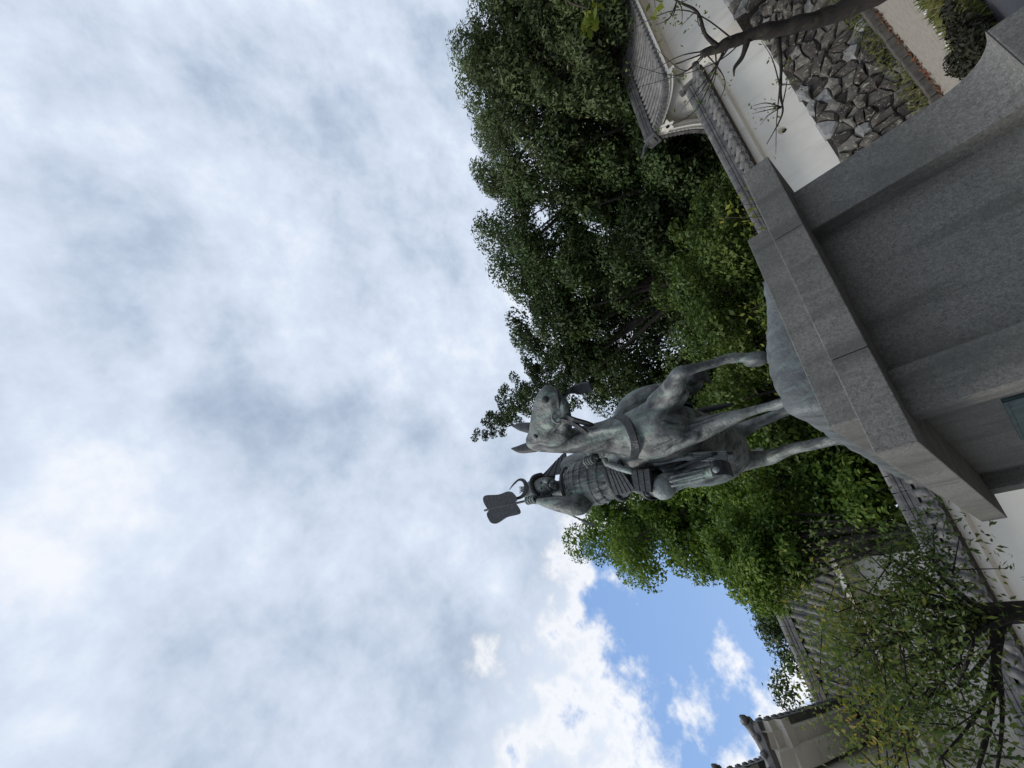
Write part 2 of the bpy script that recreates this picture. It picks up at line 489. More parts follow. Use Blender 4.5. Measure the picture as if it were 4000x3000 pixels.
def crown_points(rs, clumps, per, rad, squash=0.75):
    """leaves on the outer shells of many clumps, so that lit tops and dark hollows form"""
    C, Nn = [], []
    for (c, r) in clumps:
        k = max(8, int(per * (r / rad) ** 2))
        d = rs.normal(size=(k, 3)); d /= np.linalg.norm(d, axis=1, keepdims=True)
        d[:, 2] = np.where(d[:, 2] < -0.35, -d[:, 2] * 0.6, d[:, 2])
        rr = r * (0.62 + 0.42 * rs.random(k) ** 0.6)
        p = d * rr[:, None]; p[:, 2] *= squash
        C.append(np.array(c) + p); Nn.append(d * 0.8 + rs.normal(size=(k, 3)) * 0.55 + np.array((0, 0, 0.35)))
    return np.concatenate(C), np.concatenate(Nn)

def tree(name, label, base, height, crown_r, crown_bottom, material, clumps=70, per=170, leaf=0.14, crad=1.2, seed=1, trunk_r=0.25,
         lean=(0, 0), bark='bark_dark', shape='round', aspect=0.5, droop=None, group='big trees behind the castle wall', open_=0.0):
    rs = np.random.default_rng(seed)
    t = thing(name, label, 'tree', (base[0], base[1], 0), 0, group)
    zc = (height + crown_bottom) / 2; hz = (height - crown_bottom) / 2
    cl = []
    tries = 0
    while len(cl) < clumps and tries < 5000:
        tries += 1
        d = rs.normal(size=3); d /= np.linalg.norm(d)
        rr = rs.random() ** 0.35
        p = d * rr
        if shape == 'cone':
            q = (p[2] + 1) / 2; w = (1 - q) ** 0.75 * 1.05 + 0.12
            p[0] *= w; p[1] *= w
        x = lean[0] * (p[2] + 1) / 2 + p[0] * crown_r; y = lean[1] * (p[2] + 1) / 2 + p[1] * crown_r
        z = zc + p[2] * hz
        if mnoise.noise(Vector((x * 0.45 + seed, y * 0.45, z * 0.45))) < -0.34 + open_: continue
        cl.append(((x, y, z - crad * 0.3), crad * (0.6 + 0.7 * rs.random())))
    if shape == 'cone':
        cl = []
        for i in range(17):
            q = i / 16; z = crown_bottom + (height - crown_bottom) * q; w = crown_r * (1 - q) ** .8 + .12
            arms = max(1, int(6 * (1 - q) + 1.5)); a0 = rs.random() * 6.28
            for k in range(arms):
                a = a0 + 6.28 * k / arms + rs.normal() * .25
                for f in ((.45, .95) if w > .5 else (.6,)):
                    cl.append(((lean[0] * q + w * f * math.cos(a), lean[1] * q + w * f * math.sin(a), z + .25 * f + rs.normal() * .1), crad * (.55 + .45 * (1 - q)) * (1.1 - .35 * f)))
    C, Nn = crown_points(rs, cl, per * (2.7 if leaf < .165 else 1.5), crad)
    link('crown', leaves_mesh('crown', C, Nn, leaf * (.60 if leaf < .165 else .8), aspect, 0.12, droop, rs), material, t)
    ci = np.concatenate([np.array(c) + np.clip(rs.normal(size=(40, 3)) * r * .24, -r * .5, r * .5) for c, r in cl])
    link('inner_foliage', leaves_mesh('inner_foliage', ci, rs.normal(size=(len(ci), 3)), crad * (.13 if shape != 'cone' else .09), .6, .1, None, rs), material, t)
    mb = MB()
    top = (lean[0] * 0.8, lean[1] * 0.8, height * 0.88)
    tp = catmull([(0, 0, -0.1, trunk_r * 1.3), (rs.normal() * .12, rs.normal() * .12, height * 0.3, trunk_r), (top[0] * .5, top[1] * .5, height * .6, trunk_r * .6), (*top, 0.03)], 4)
    mb.tube([p[:3] for p in tp], [p[3] for p in tp], 8)
    for k in range(min(14, len(cl))):
        c = np.array(cl[k][0]); f = min(0.85, max(0.2, (c[2] - 1.5) / height * 0.85))
        i = int(f * (len(tp) - 1)); s = tp[i]
        mid = (s[:3] + c) / 2 + np.array((0, 0, -0.3))
        q = catmull([(*s[:3], s[3] * .55), (*mid, s[3] * .32 + .015), (*c, 0.02)], 3)
        mb.tube([p[:3] for p in q], [p[3] for p in q], 5)
    mb.build('trunk', M[bark], t, True)
    return t

# ------------------------------------------------------------------ stone masonry
def clip(poly, p, n):
    out = []
    for i in range(len(poly)):
        a, b = poly[i], poly[(i + 1) % len(poly)]
        da = (a[0] - p[0]) * n[0] + (a[1] - p[1]) * n[1]; db = (b[0] - p[0]) * n[0] + (b[1] - p[1]) * n[1]
        if da <= 0: out.append(a)
        if da * db < 0:
            t = da / (da - db); out.append((a[0] + (b[0] - a[0]) * t, a[1] + (b[1] - a[1]) * t))
    return out

def stone_face(parent, x0, x1, z0, z1, yf, batter, seed, cell=0.42):
    rs = np.random.default_rng(seed)
    pts = []
    nz = max(2, round((z1 - z0) / (cell * 0.72))); nx = round((x1 - x0) / cell)
    for j in range(-1, nz + 1):
        for i in range(-1, nx + 1):
            if rs.random() < 0.36: continue
            pts.append((x0 + (i + 0.5 + 0.5 * (j % 2) + rs.uniform(-.36, .36)) * (x1 - x0) / nx, z0 + (j + 0.5 + rs.uniform(-.34, .34)) * (z1 - z0) / nz))
    for k in range(int(len(pts) * 0.55)): pts.append((rs.uniform(x0, x1), rs.uniform(z0, z1)))
    P = np.array(pts)
    for k, c in enumerate(pts):
        if not (x0 <= c[0] <= x1 and z0 <= c[1] <= z1): continue
        poly = [(x0, z0), (x1, z0), (x1, z1), (x0, z1)]
        d = np.hypot(P[:, 0] - c[0], P[:, 1] - c[1])
        for q in np.argsort(d)[1:22]:
            o = pts[q]; poly = clip(poly, ((c[0] + o[0]) / 2, (c[1] + o[1]) / 2), (o[0] - c[0], o[1] - c[1]))
            if len(poly) < 3: break
        if len(poly) < 3: continue
        g = np.mean(np.array(poly), axis=0); pl = np.array(poly)
        ext = np.abs(pl - g).max(0)
        if ext.min() < 0.03: continue
        # irregular outline
        ring = []
        for i in range(len(pl)):
            a, b = pl[i], pl[(i + 1) % len(pl)]
            ring.append(a)
            if np.linalg.norm(b - a) > 0.14: ring.append((a + b) / 2 + (g - (a + b) / 2) * rs.uniform(-0.04, 0.22))
        ring = np.array(ring)
        proud = rs.uniform(0.03, 0.16)
        n = len(ring); V = []; F = []
        for sc, dy in ((1.0, 0.07), (0.965, -proud * 0.4), (0.74, -proud)):
            for p in ring:
                q = g + (p - g) * sc + rs.normal(size=2) * 0.012
                V.append((q[0] - g[0], dy + batter * (q[1] - g[1]) + rs.normal() * 0.007, q[1] - g[1]))
        V.append((rs.normal() * .03, -proud * 1.12, rs.normal() * .03))
        for r_ in range(2):
            for i in range(n):
                a = r_ * n + i; b = r_ * n + (i + 1) % n
                F.append((a, a + n, b + n, b))
        for i in range(n): F.append((2 * n + i, 3 * n, 2 * n + (i + 1) % n))
        F = [tuple(reversed(q)) for q in F]
        link('stone', mesh('stone', V, F, False), M['stone'], parent, loc=(g[0], yf + batter * g[1], g[1]))

# wall footing of rough field stones
A0, D0 = 4.0, 12.2
sb = thing('stone_footing', 'long dry-laid footing of dark rough stones under the white plaster wall', 'stone wall', wpt(A0, D0), WY)
core = MB(); core.loft([[(-22, 0.05, -.1), (8.0, 0.05, -.1), (8.0, 1.1, -.1), (-22, 1.1, -.1)], [(-22, .30, 1.80), (8.0, .30, 1.80), (8.0, 1.0, 1.80), (-22, 1.0, 1.80)]])
core.build('earth_core', M['mortar'], sb)
stone_face(sb, 0.3, 8.0, 0.0, 1.82, 0.05, 0.13, 3, 0.37)

# kerb of squared blocks along the planting strip, with fallen leaves
kb = thing('stone_kerb', 'low row of weathered kerb blocks along the foot of the stone wall', 'kerb', wpt(A0, 11.72), WY)
x = -1.5
while x < 9:
    w = random.uniform(0.42, 0.7); h = random.uniform(0.17, 0.22)
    MB().bbox(x, x + w - 0.02, random.uniform(0, .02), 0.22, -.05, h, 0.02).build('kerb_block', M['kerb'], kb)
    x += w
n = 900
lx = rng.uniform(-1.5, 9, n); ly = -np.abs(rng.normal(size=n)) * 0.12
pts = np.array([wpt(A0 + a, 11.70 + d, 0.02) for a, d in zip(lx, ly)]); pts[:, 2] += rng.random(n) * .03
o = link('fallen_leaves', leaves_mesh('fallen_leaves', pts, rng.normal(size=(n, 3)) * .5 + np.array((0, 0, 1)), 0.045), M['rust'])
tag(o, 'rust-brown fallen leaves lying along the kerb at the path edge', None, kind='stuff')
# weeds in the planting strip
n = 3500
pts = np.array([wpt(A0 + rng.uniform(-1.5, 9), 11.98 + rng.normal() * .09, rng.random() ** 2 * 0.34 + .12) for _ in range(n)])
o = link('weeds', leaves_mesh('weeds', pts, rng.normal(size=(n, 3)) * .8 + np.array((0, -.5, 0.2)), 0.05, 0.25, 0, (0, 0, 2)), M['grass'])
tag(o, 'thin grass and weeds growing between kerb and stone footing', None, kind='stuff')

# lawn patch with pebble edging and one clipped shrub
n = 9000
gx = rng.uniform(-0.8, 7, n); gd = rng.random(n)
lo = np.array([8.75 + 0.02 * x_ for x_ in gx]); hi = np.array([10.75 + 0.16 * x_ for x_ in gx])
pts = np.stack([gx, lo + (hi - lo) * gd, 0.02 + rng.random(n) * 0.05], 1)
o = link('grass', leaves_mesh('grass', pts, rng.normal(size=(n, 3)) * .5 + np.array((0, -1, 0.2)), 0.07, 0.18, 0, (0, 0, 2.5)), M['grass'])
tag(o, 'yellowing short grass beside the sandy path', None, kind='stuff')
mb = MB()
for k in range(240):
    a = rng.uniform(-0.9, 1.8); r_ = rng.uniform(.02, .05)
    ball(mb, (a, 10.85 + 0.16 * a + rng.normal() * .10, r_ * .5), (r_, r_ * .8, r_ * .6), 6, 4)
o = mb.build('pebbles', M['pebble'], None, True); tag(o, 'strip of white pebbles edging the grass by the path', None, kind='stuff')
rs = np.random.default_rng(5)
sh = thing('low_shrub', 'dark rounded low shrub growing on the grass behind the pedestal foot', 'shrub', (0.66, 8.85, 0))
cl = [((rs.normal() * .2, rs.normal() * .18, 0.16 + rs.random() * .24), 0.18) for _ in range(15)]
C, Nn = crown_points(rs, cl, 230, .18); link('foliage', leaves_mesh('foliage', C, Nn, 0.034, .5, .1, None, rs), M['shrub'], sh)
mb = MB()
for k in range(7):
    a = k * .9; mb.tube([(0, 0, -.05), (math.cos(a) * .15, math.sin(a) * .15, .2), (math.cos(a) * .3, math.sin(a) * .3, .42)], [.02, .014, .005], 5)
mb.build('stem', M['bark_dark'], sh)

# ------------------------------------------------------------------ roof tiles
def slope_meshes(prof, pitch, r, name):
    prof = [Vector((0, y, z)) for y, z in prof]
    nr = []
    for i in range(len(prof)):
        t = (prof[min(i + 1, len(prof) - 1)] - prof[max(i - 1, 0)]).normalized()
        nr.append(Vector((0, -t.z, t.y)))
    mb = MB(); rings = []
    for p, n_ in zip(prof, nr):
        rings.append([tuple(p + Vector((math.cos(a) * r, 0, 0)) + n_ * (math.sin(a) * r + 0.02)) for a in [math.pi * k / 5 for k in range(6)]])
    mb.loft(rings, cap=False, closed=False)
    t = (prof[1] - prof[0]).normalized(); c = prof[0] - t * 0.015 + nr[0] * 0.015
    rr = r * 1.2
    ring = [tuple(c + Vector((math.cos(a) * rr, 0, 0)) + nr[0] * math.sin(a) * rr) for a in [2 * math.pi * k / 10 for k in range(10)]]
    ring2 = [tuple(Vector(q) + t * 0.05) for q in ring]
    mb.loft([ring2, ring])
    cover = mesh('cover_tile', mb.v, mb.f, True); cover.materials.append(M['tile'])
    mb = MB(); rings = []
    w = pitch / 2 - 0.004
    k = len(prof)
    for i, (p, n_) in enumerate(zip(prof, nr)):
        for lift in ((0.0, 0.014) if 0 < i < k - 1 else (0.0,)):
            rings.append([tuple(p + Vector((xx, 0, 0)) + n_ * (dz + lift)) for xx, dz in ((-w, .03), (-w * .55, .0), (0, -.012), (w * .55, 0.0), (w, .03))])
    mb.loft(rings, cap=False, closed=False)
    # hanging lip at the eave
    e = prof[0]; n0 = nr[0]
    lip = [tuple(e + Vector((xx, -0.012, 0)) + n0 * dz - Vector((0, 0, 0.05 if j else 0))) for j in (0, 1) for xx, dz in ((-w, .03), (-w * .55, .0), (0, -.012), (w * .55, 0.0), (w, .03))]
    mb.add(lip, [(j, j + 1, j + 6, j + 5) for j in range(4)])
    pan = mesh('pan_tile', mb.v, mb.f, True); pan.materials.append(M['tile'])
    return cover, pan

def tile_slope(parent, prof, x0, x1, pitch, r, rot=0.0, loc=(0, 0, 0)):
    cover, pan = slope_meshes(prof, pitch, r, 'x')
    n_ = int(round((x1 - x0) / pitch))
    for i in range(n_):
        xm = x0 + (i + 0.5) * pitch
        for nm, me, xx in (('pan_tile', pan, xm), ('cover_tile', cover, xm + pitch / 2)):
            o = link(nm, me, None, parent)
            o.rotation_euler = (0, 0, rot)
            v = Vector(loc) + Matrix.Rotation(rot, 3, 'Z') @ Vector((xx, 0, 0))
            o.location = v

def ridge_row(parent, x0, x1, y, z, wid, hgt, seglen=0.36):
    """courses of ridge tiles with a round cap tile"""
    mb = MB(); mb.box(0.003, seglen - 0.003, -wid / 2 - .03, wid / 2 + .03, -0.04, hgt * .20); mb.box(0.01, seglen - .01, -wid / 2 - .005, wid / 2 + .005, hgt * .20, hgt * .28); mb.box(0.004, seglen - .004, -wid / 2 - .02, wid / 2 + .02, hgt * .28, hgt * .46); mb.box(0.01, seglen - .01, -wid / 2 + .01, wid / 2 - .01, hgt * .46, hgt * .54); mb.box(0.004, seglen - .004, -wid / 2 - .008, wid / 2 + .008, hgt * .54, hgt * .72)
    ring = [(math.cos(a) * wid * .42, hgt * .72 + math.sin(a) * hgt * .34) for a in [math.pi * k / 6 for k in range(7)]]
    mb.loft([[(0.0, a, b) for a, b in ring], [(seglen - 0.02, a, b) for a, b in ring]], cap=True)
    me = mesh('ridge_tile', mb.v, mb.f); me.materials.append(M['tile'])
    k = int(round((x1 - x0) / seglen))
    for i in range(k): link('ridge_tile', me, None, parent, loc=(x0 + i * seglen, y, z + random.uniform(-.004, .004)))

# ------------------------------------------------------------------ white plaster wall with tiled coping
D1 = 12.55
pw = thing('plaster_wall', 'long white plaster wall with loophole and grey tiled coping behind the statue', 'wall', wpt(A0, D1), WY)
XL, XR, ZB, ZT = -20.0, 7.75, 1.78, 3.30
def holed_face(name, x0, x1, z0, z1, holes, y=0.0):
    bm = bmesh.new(); ed = []
    def loop(pts):
        vs_ = [bm.verts.new((a, y, b)) for a, b in pts]
        for i in range(len(vs_)): ed.append(bm.edges.new((vs_[i], vs_[(i + 1) % len(vs_)])))
    loop([(x0, z0), (x1, z0), (x1, z1), (x0, z1)])
    for (hx, hz, hr) in holes: loop([(hx + hr * math.cos(a), hz + hr * math.sin(a)) for a in [2 * math.pi * k / 20 for k in range(20)]])
    bmesh.ops.triangle_fill(bm, use_beauty=True, edges=ed)
    me = bpy.data.meshes.new(name); bm.to_mesh(me); bm.free(); return me
hole = (4.479, 2.416, 0.115)
link('plaster_face', holed_face('plaster_face', XL, XR, ZB, ZT, [hole]), M['plaster'], pw)
mb = MB(); mb.add([(XL, 0, ZB), (XR, 0, ZB), (XR, .5, ZB), (XL, .5, ZB), (XL, 0, ZT), (XR, 0, ZT), (XR, .5, ZT), (XL, .5, ZT)], [(1, 2, 6, 5), (2, 3, 7, 6), (3, 0, 4, 7), (3, 2, 1, 0)])
mb.build('plaster_back', M['plaster'], pw)
mb = MB(); ang = [2 * math.pi * k / 20 for k in range(20)]
mb.loft([[(hole[0] + .115 * math.cos(a), 0, hole[1] + .115 * math.sin(a)) for a in ang], [(hole[0] + .055 * math.cos(a) + .02, .13, hole[1] - .02 + .055 * math.sin(a)) for a in ang]], cap=False)
lp = mb.build('loophole', M['plaster'], pw)
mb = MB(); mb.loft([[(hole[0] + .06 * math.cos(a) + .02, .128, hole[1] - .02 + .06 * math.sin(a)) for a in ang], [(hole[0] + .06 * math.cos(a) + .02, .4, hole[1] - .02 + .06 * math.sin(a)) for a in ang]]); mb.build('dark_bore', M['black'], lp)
mb = MB(); mb.loft([[(XL, -.17, 3.05), (XL, -.17, 3.30), (XL, -.02, 3.30), (XL, -.002, 2.99)], [(XR, -.17, 3.05), (XR, -.17, 3.30), (XR, -.02, 3.30), (XR, -.002, 2.99)]])
mb.build('eave_band', M['plaster'], pw)
prof_f = [(-.40, 3.32), (-.22, 3.40), (-.04, 3.49), (.15, 3.61)]
mb = MB(); mb.loft([[(xx, -.38, 3.27), (xx, .15, 3.56), (xx, .68, 3.27), (xx, .60, 3.22), (xx, -.30, 3.22)] for xx in (XL, XR)])
mb.build('roof_board', M['soffit'], pw)
tile_slope(pw, prof_f, XL, XR + .03, 0.27, 0.085)
mb = MB(); mb.add([(XL, .16, 3.61), (XR, .16, 3.61), (XR, .70, 3.32), (XL, .70, 3.32)], [(0, 3, 2, 1)]); mb.build('rear_tiles', M['tile'], pw)
ridge_row(pw, XL, XR + .06, .15, 3.63, .22, .32)
mb = MB()
mb.bbox(XR + .05, XR + .13, -.02, .32, 3.50, 3.98, .03); mb.bbox(XR + .03, XR + .16, .05, .25, 3.94, 4.12, .04)
mb.build('ridge_end_tile', M['tile'], pw)

# ------------------------------------------------------------------ small gabled turret at the right
YA = R(37.5)
YO = (5.59, 17.1)
yg = thing('gabled_turret', 'white plastered castle turret with tiled gable roof and bargeboards', 'building', (YO[0], YO[1], 0), YA)
SP = 2.92
def curve_prof(y0, y1, z0, z1, n_=9, sag=0.16):
    out = []
    for i in range(n_):
        t = i / (n_ - 1); out.append((y0 + (y1 - y0) * t, z0 + (z1 - z0) * (t - sag * math.sin(math.pi * t) * (1 - .35 * t))))
    return out
EZ, RZ = 4.22, 5.62
pf = curve_prof(0, SP / 2, EZ, RZ)
XE = 15.0
tile_slope(yg, pf, 0.12, XE, 0.27, 0.072)
# rear slope
pr = [(SP - y, z) for y, z in pf]
mb = MB(); mb.add([(0.0, y, z) for y, z in pr] + [(XE, y, z) for y, z in pr], [(i, i + 1, i + 1 + len(pr), i + len(pr)) for i in range(len(pr) - 1)]); mb.build('rear_tiles', M['tile'], yg)
mb = MB()
sec = [(y, z - .03) for y, z in pf] + [(y, z - .03) for y, z in pr[::-1]][1:] + [(y, z - .14) for y, z in pr] + [(y, z - .14) for y, z in pf[::-1]][1:]
mb.loft([[(xx, y, z) for y, z in sec] for xx in (0.30, XE)]); mb.build('roof_board', M['plaster'], yg)
ridge_row(yg, 0.05, XE, SP / 2, RZ + .0, .26, .36)
# gable wall, bargeboards, pendant
mb = MB(); gp = [(y, z - .15) for y, z in pf] + [(y, z - .15) for y, z in pr[::-1]][1:]
mb.loft([[(0.55, y, z) for y, z in gp + [(SP - .45, EZ - .16), (.45, EZ - .16)]], [(0.72, y, z) for y, z in gp + [(SP - .45, EZ - .16), (.45, EZ - .16)]]]); mb.build('gable_wall', M['plaster'], yg)
def barge(pp, x0, x1, off, hgt, nm, ymax=None):
    top = [(y, z - off) for y, z in pp]; bot = [(y, z - off - hgt) for y, z in pp]
    mb = MB(); n_ = len(top)
    v = [(x0, *p) for p in top] + [(x0, *p) for p in bot] + [(x1, *p) for p in top] + [(x1, *p) for p in bot]
    f = []
    for i in range(n_ - 1):
        f += [(i, i + 1, n_ + i + 1, n_ + i), (2 * n_ + i, 3 * n_ + i, 3 * n_ + i + 1, 2 * n_ + i + 1), (i, 2 * n_ + i, 2 * n_ + i + 1, i + 1), (n_ + i, n_ + i + 1, 3 * n_ + i + 1, 3 * n_ + i)]
    f += [(0, n_, 3 * n_, 2 * n_), (n_ - 1, 3 * n_ - 1, 4 * n_ - 1, 2 * n_ - 1)]
    mb.add(v, f)
    return mb.build(nm, M['plaster'], yg)
for pp, e_ in ((pf, 1), (pr, -1)):
    barge(pp, 0.10, 0.20, .04, .19, 'bargeboard'); barge(pp, 0.20, 0.30, .04, .27, 'bargeboard'); barge(pp, 0.04, .10, .02, .07, 'barge_moulding')
    # round verge tiles
    mb = MB(); q = catmull([(0, *p) for p in pp], 2)
    for i in range(0, len(q)):
        c = q[i]; a = [2 * math.pi * k / 8 for k in range(8)]
        mb.loft([[(0.00, c[1] + .075 * math.cos(t), c[2] + .06 + .075 * math.sin(t)) for t in a], [(0.26, c[1] + .075 * math.cos(t), c[2] + .06 + .075 * math.sin(t)) for t in a]])
    mb.build('verge_tile', M['tile'], yg)
mb = MB(); cz_ = RZ - .50; cyy = SP / 2
star = []
for k in range(12):
    a = math.pi / 2 + k * math.pi / 6; rr = .25 if k % 2 == 0 else .15
    star.append((cyy + rr * math.cos(a), cz_ + rr * math.sin(a)))
mb.loft([[(0.03, *p) for p in star], [(0.095, *p) for p in star]]); pd = mb.build('gable_pendant', M['plaster'], yg)
mb = MB(); mb.loft([[(0.012, cyy + .06 * math.cos(a), cz_ + .06 * math.sin(a)) for a in ang], [(0.029, cyy + .06 * math.cos(a), cz_ + .06 * math.sin(a)) for a in ang]]); mb.build('pendant_hole_shade', M['black'], pd)  # dark of the pendant's hole painted as a black disc, no real opening
# ridge end demon tile with upswept horn
mb = MB(); mb.bbox(-.06, .08, cyy - .24, cyy + .24, RZ - .12, RZ + .34, .04); mb.bbox(-.1, -.02, cyy - .13, cyy + .13, RZ + .0, RZ + .2, .03)
q = catmull([(.05, cyy, RZ + .3, .11), (-.05, cyy, RZ + .45, .085), (-.22, cyy, RZ + .55, .055), (-.34, cyy, RZ + .70, .02)], 3); mb.tube([p[:3] for p in q], [p[3] for p in q], 8)
mb.build('ridge_end_tile', M['tile'], yg, False)
# walls
mb = MB(); mb.box(0.55, XE, 0.55, SP - .45, 2.05, EZ - .08); mb.build('wall', M['plaster'], yg)
mb = MB(); mb.loft([[(xx, .26, EZ - .16), (xx, .26, EZ - .02), (xx, .56, EZ + .05), (xx, .548, EZ - .30)] for xx in (.4, XE)]); mb.build('eave_band', M['plaster'], yg)
me = mesh('rafter_end', *(lambda m_: (m_.v, m_.f))(MB().bbox(-.055, .055, .07, .4, -.09, .0, .02))); me.materials.append(M['plaster'])
for i in range(50): link('rafter_end', me, None, yg, loc=(.35 + i * .29, 0, EZ - .015))
ysb = thing('turret_footing', 'taller stone footing of the gabled turret behind the bare trunk', 'stone wall', (YO[0], YO[1], 0), YA)
mb = MB(); mb.box(0.30, 15, .45, 2.6, -.1, 2.06); mb.build('earth_core', M['mortar'], ysb)
stone_face(ysb, 0.25, 6.0, 0.0, 2.07, .42, 0.0, 11, 0.46)

# ------------------------------------------------------------------ long roofed gallery building at the left
LB = thing('gallery_building', 'long white gallery with steep tiled roof behind the autumn cherry tree', 'building', (-8.28, 12.5, 0), R(20))
BL = -13.0
pf2 = curve_prof(0, 2.2, 6.35, 8.75, 9, .10)
tile_slope(LB, pf2, BL, 0, 0.30, 0.08)
pr2 = [(4.4 - y, z) for y, z in pf2]
mb = MB(); mb.add([(BL, y, z) for y, z in pr2] + [(0, y, z) for y, z in pr2], [(i, i + 1, i + 1 + len(pr2), i + len(pr2)) for i in range(len(pr2) - 1)]); mb.build('rear_tiles', M['tile'], LB)
ridge_row(LB, BL, 0.0, 2.2, 8.75, .3, .42, .5)
sec = [(y, z - .03) for y, z in pf2] + [(y, z - .03) for y, z in pr2[::-1]][1:] + [(y, z - .2) for y, z in pr2] + [(y, z - .2) for y, z in pf2[::-1]][1:]
mb = MB(); mb.loft([[(xx, y, z) for y, z in sec] for xx in (BL, -.02)]); mb.build('roof_board', M['plaster'], LB)
mb = MB(); mb.box(BL, -.45, .75, 3.6, 0, 6.3); mb.build('wall', M['plaster'], LB)
mb = MB(); gp = [(y, z - .21) for y, z in pf2] + [(y, z - .21) for y, z in pr2[::-1]][1:]
mb.loft([[(-.6, y, z) for y, z in gp], [(-.45, y, z) for y, z in gp]]); mb.build('gable_wall', M['plaster'], LB)
mb = MB(); mb.loft([[(xx, .3, 6.12), (xx, .3, 6.33), (xx, .76, 6.45), (xx, .748, 5.95)] for xx in (BL, -.3)]); mb.build('eave_band', M['plaster'], LB)
for k in range(4):
    mb = MB(); mb.box(BL + 1.2 + k * 3, BL + 1.9 + k * 3, .742, .749, 4.3, 5.2); mb.build('window_shutter', M['soffit'], LB)

# ------------------------------------------------------------------ keep at the far left
KP = thing('castle_keep', 'tall white castle keep with upturned tiled eaves at the left edge', 'building', (-9.69, 8.66, 0), R(40))
def hip_roof(x0, x1, y0, y1, ze, inset, zt, upturn, sag=.18):
    n_ = 25; m_ = 7
    cor = [(x0, y0), (x1, y0), (x1, y1), (x0, y1)]; inn = [(x0 + inset, y0 + inset), (x1 - inset, y0 + inset), (x1 - inset, y1 - inset), (x0 + inset, y1 - inset)]
    tiles = MB(); eave = MB(); soff = MB(); rows = MB(); hip = MB()
    def pt(k, u, v):
        a, b = np.array(cor[k]), np.array(cor[(k + 1) % 4]); c, d = np.array(inn[k]), np.array(inn[(k + 1) % 4])
        p = (a + (b - a) * u) * (1 - v) + (c + (d - c) * u) * v
        z = ze + (zt - ze) * (v - sag * math.sin(math.pi * v)) + upturn * abs(2 * u - 1) ** 4 * (1 - v) ** 2
        return (p[0], p[1], z)
    for k in range(4):
        g = [[pt(k, u, v) for u in np.linspace(0, 1, n_)] for v in np.linspace(0, 1, m_)]
        tiles.loft(g, cap=False, closed=False)
        e0 = g[0]; ctr = np.array(((x0 + x1) / 2, (y0 + y1) / 2))
        def inw(p, d, dz):
            q = np.array(p[:2]); a, b = np.array(cor[k]), np.array(cor[(k + 1) % 4]); nn = np.array((-(b - a)[1], (b - a)[0])); nn = nn / np.linalg.norm(nn)
            q = q + nn * d; return (q[0], q[1], p[2] + dz)
        eave.loft([[inw(p, .0, .02) for p in e0], [inw(p, .0, -.13) for p in e0], [inw(p, .18, -.15) for p in e0]], cap=False, closed=False)
        soff.loft([[inw(p, .18, -.16) for p in e0], [inw(p, .2, -.30) for p in e0], [inw(p, .5, -.30) for p in e0], [inw(p, .52, -.46) for p in e0], [inw(p, inset * .55, -.44) for p in e0]], cap=False, closed=False)
        L = np.linalg.norm(np.array(cor[(k + 1) % 4]) - np.array(cor[k])); c_ = int(L / .3)
        for i in range(1, c_):
            u = i / c_; q = [pt(k, u, v) for v in np.linspace(0, 1, 5)]
            rows.tube([(p[0], p[1], p[2] + .02) for p in q], [.075] * 5, 6)
            e_ = inw(q[0], -.02, .03); a_ = inw(q[0], .05, .03)
            rows.tube([e_, a_], [.085, .085], 8)
        q = [pt(k, 0, v) for v in np.linspace(0, 1, 9)]
        hip.tube([(p[0], p[1], p[2] + .1) for p in q], [.13] * 9, 8)
        d0 = np.array(q[0]) - np.array(q[1]); d0 /= np.linalg.norm(d0)
        tip = np.array(q[0]) + d0 * .16 + np.array((0, 0, .20))
        hip.tube([q[0][:2] + (q[0][2] + .15,), tuple(np.array(q[0]) + d0 * .1 + np.array((0, 0, .14))), tuple(tip)], [.12, .08, .025], 6)
    tiles.build('roof_deck', M['tile'], KP, True); eave.build('eave_edge', M['tile'], KP); soff.build('eave_soffit', M['plaster'], KP)
    rows.build('tile_rows', M['tile'], KP, True)['kind'] = 'stuff'; hip.build('hip_ridge', M['tile'], KP, True)
hip_roof(-8.5, 0, 0, 7.5, 8.22, 1.75, 9.25, .28)
hip_roof(-7.2, -1.28, 1.28, 6.2, 10.02, 2.1, 11.7, .28)
mb = MB(); mb.box(-7.45, -1.05, 1.05, 6.45, 0, 8.05); mb.build('wall', M['plaster'], KP)
mb = MB(); mb.box(-6.7, -1.8, 1.8, 5.7, 8.9, 9.9); mb.build('upper_wall', M['plaster'], KP)
for k in range(3):
    MB().box(-3.0 - k * 1.9, -2.3 - k * 1.9, 1.03, 1.047, 5.6, 6.9).build('window_shutter', M['soffit'], KP)
# small dormer gable on the lower roof, facing right
mb = MB(); gy, gz = 3.6, 8.75
mb.add([(-.9, gy - 1.3, gz - .25), (-.9, gy + 1.3, gz - .25), (-.9, gy, gz + 1.0), (-2.6, gy, gz + 1.0), (-2.6, gy - 1.3, gz - .25), (-2.6, gy + 1.3, gz - .25)], [(0, 2, 3, 4), (1, 5, 3, 2), (0, 1, 2)])
mb.build('dormer_roof', M['tile'], KP)
mb = MB(); mb.tube([(-.75, gy, gz + 1.05), (-2.6, gy, gz + 1.05)], [.14, .14], 8); mb.tube([(-.75, gy, gz + 1.1), (-.5, gy, gz + 1.35)], [.12, .03], 6)
mb.tube([(-.82, gy - 1.4, gz - .25), (-.82, gy, gz + 1.0)], [.1, .1], 6); mb.tube([(-.82, gy + 1.4, gz - .25), (-.82, gy, gz + 1.0)], [.1, .1], 6)
mb.build('dormer_ridge', M['tile'], KP, True)

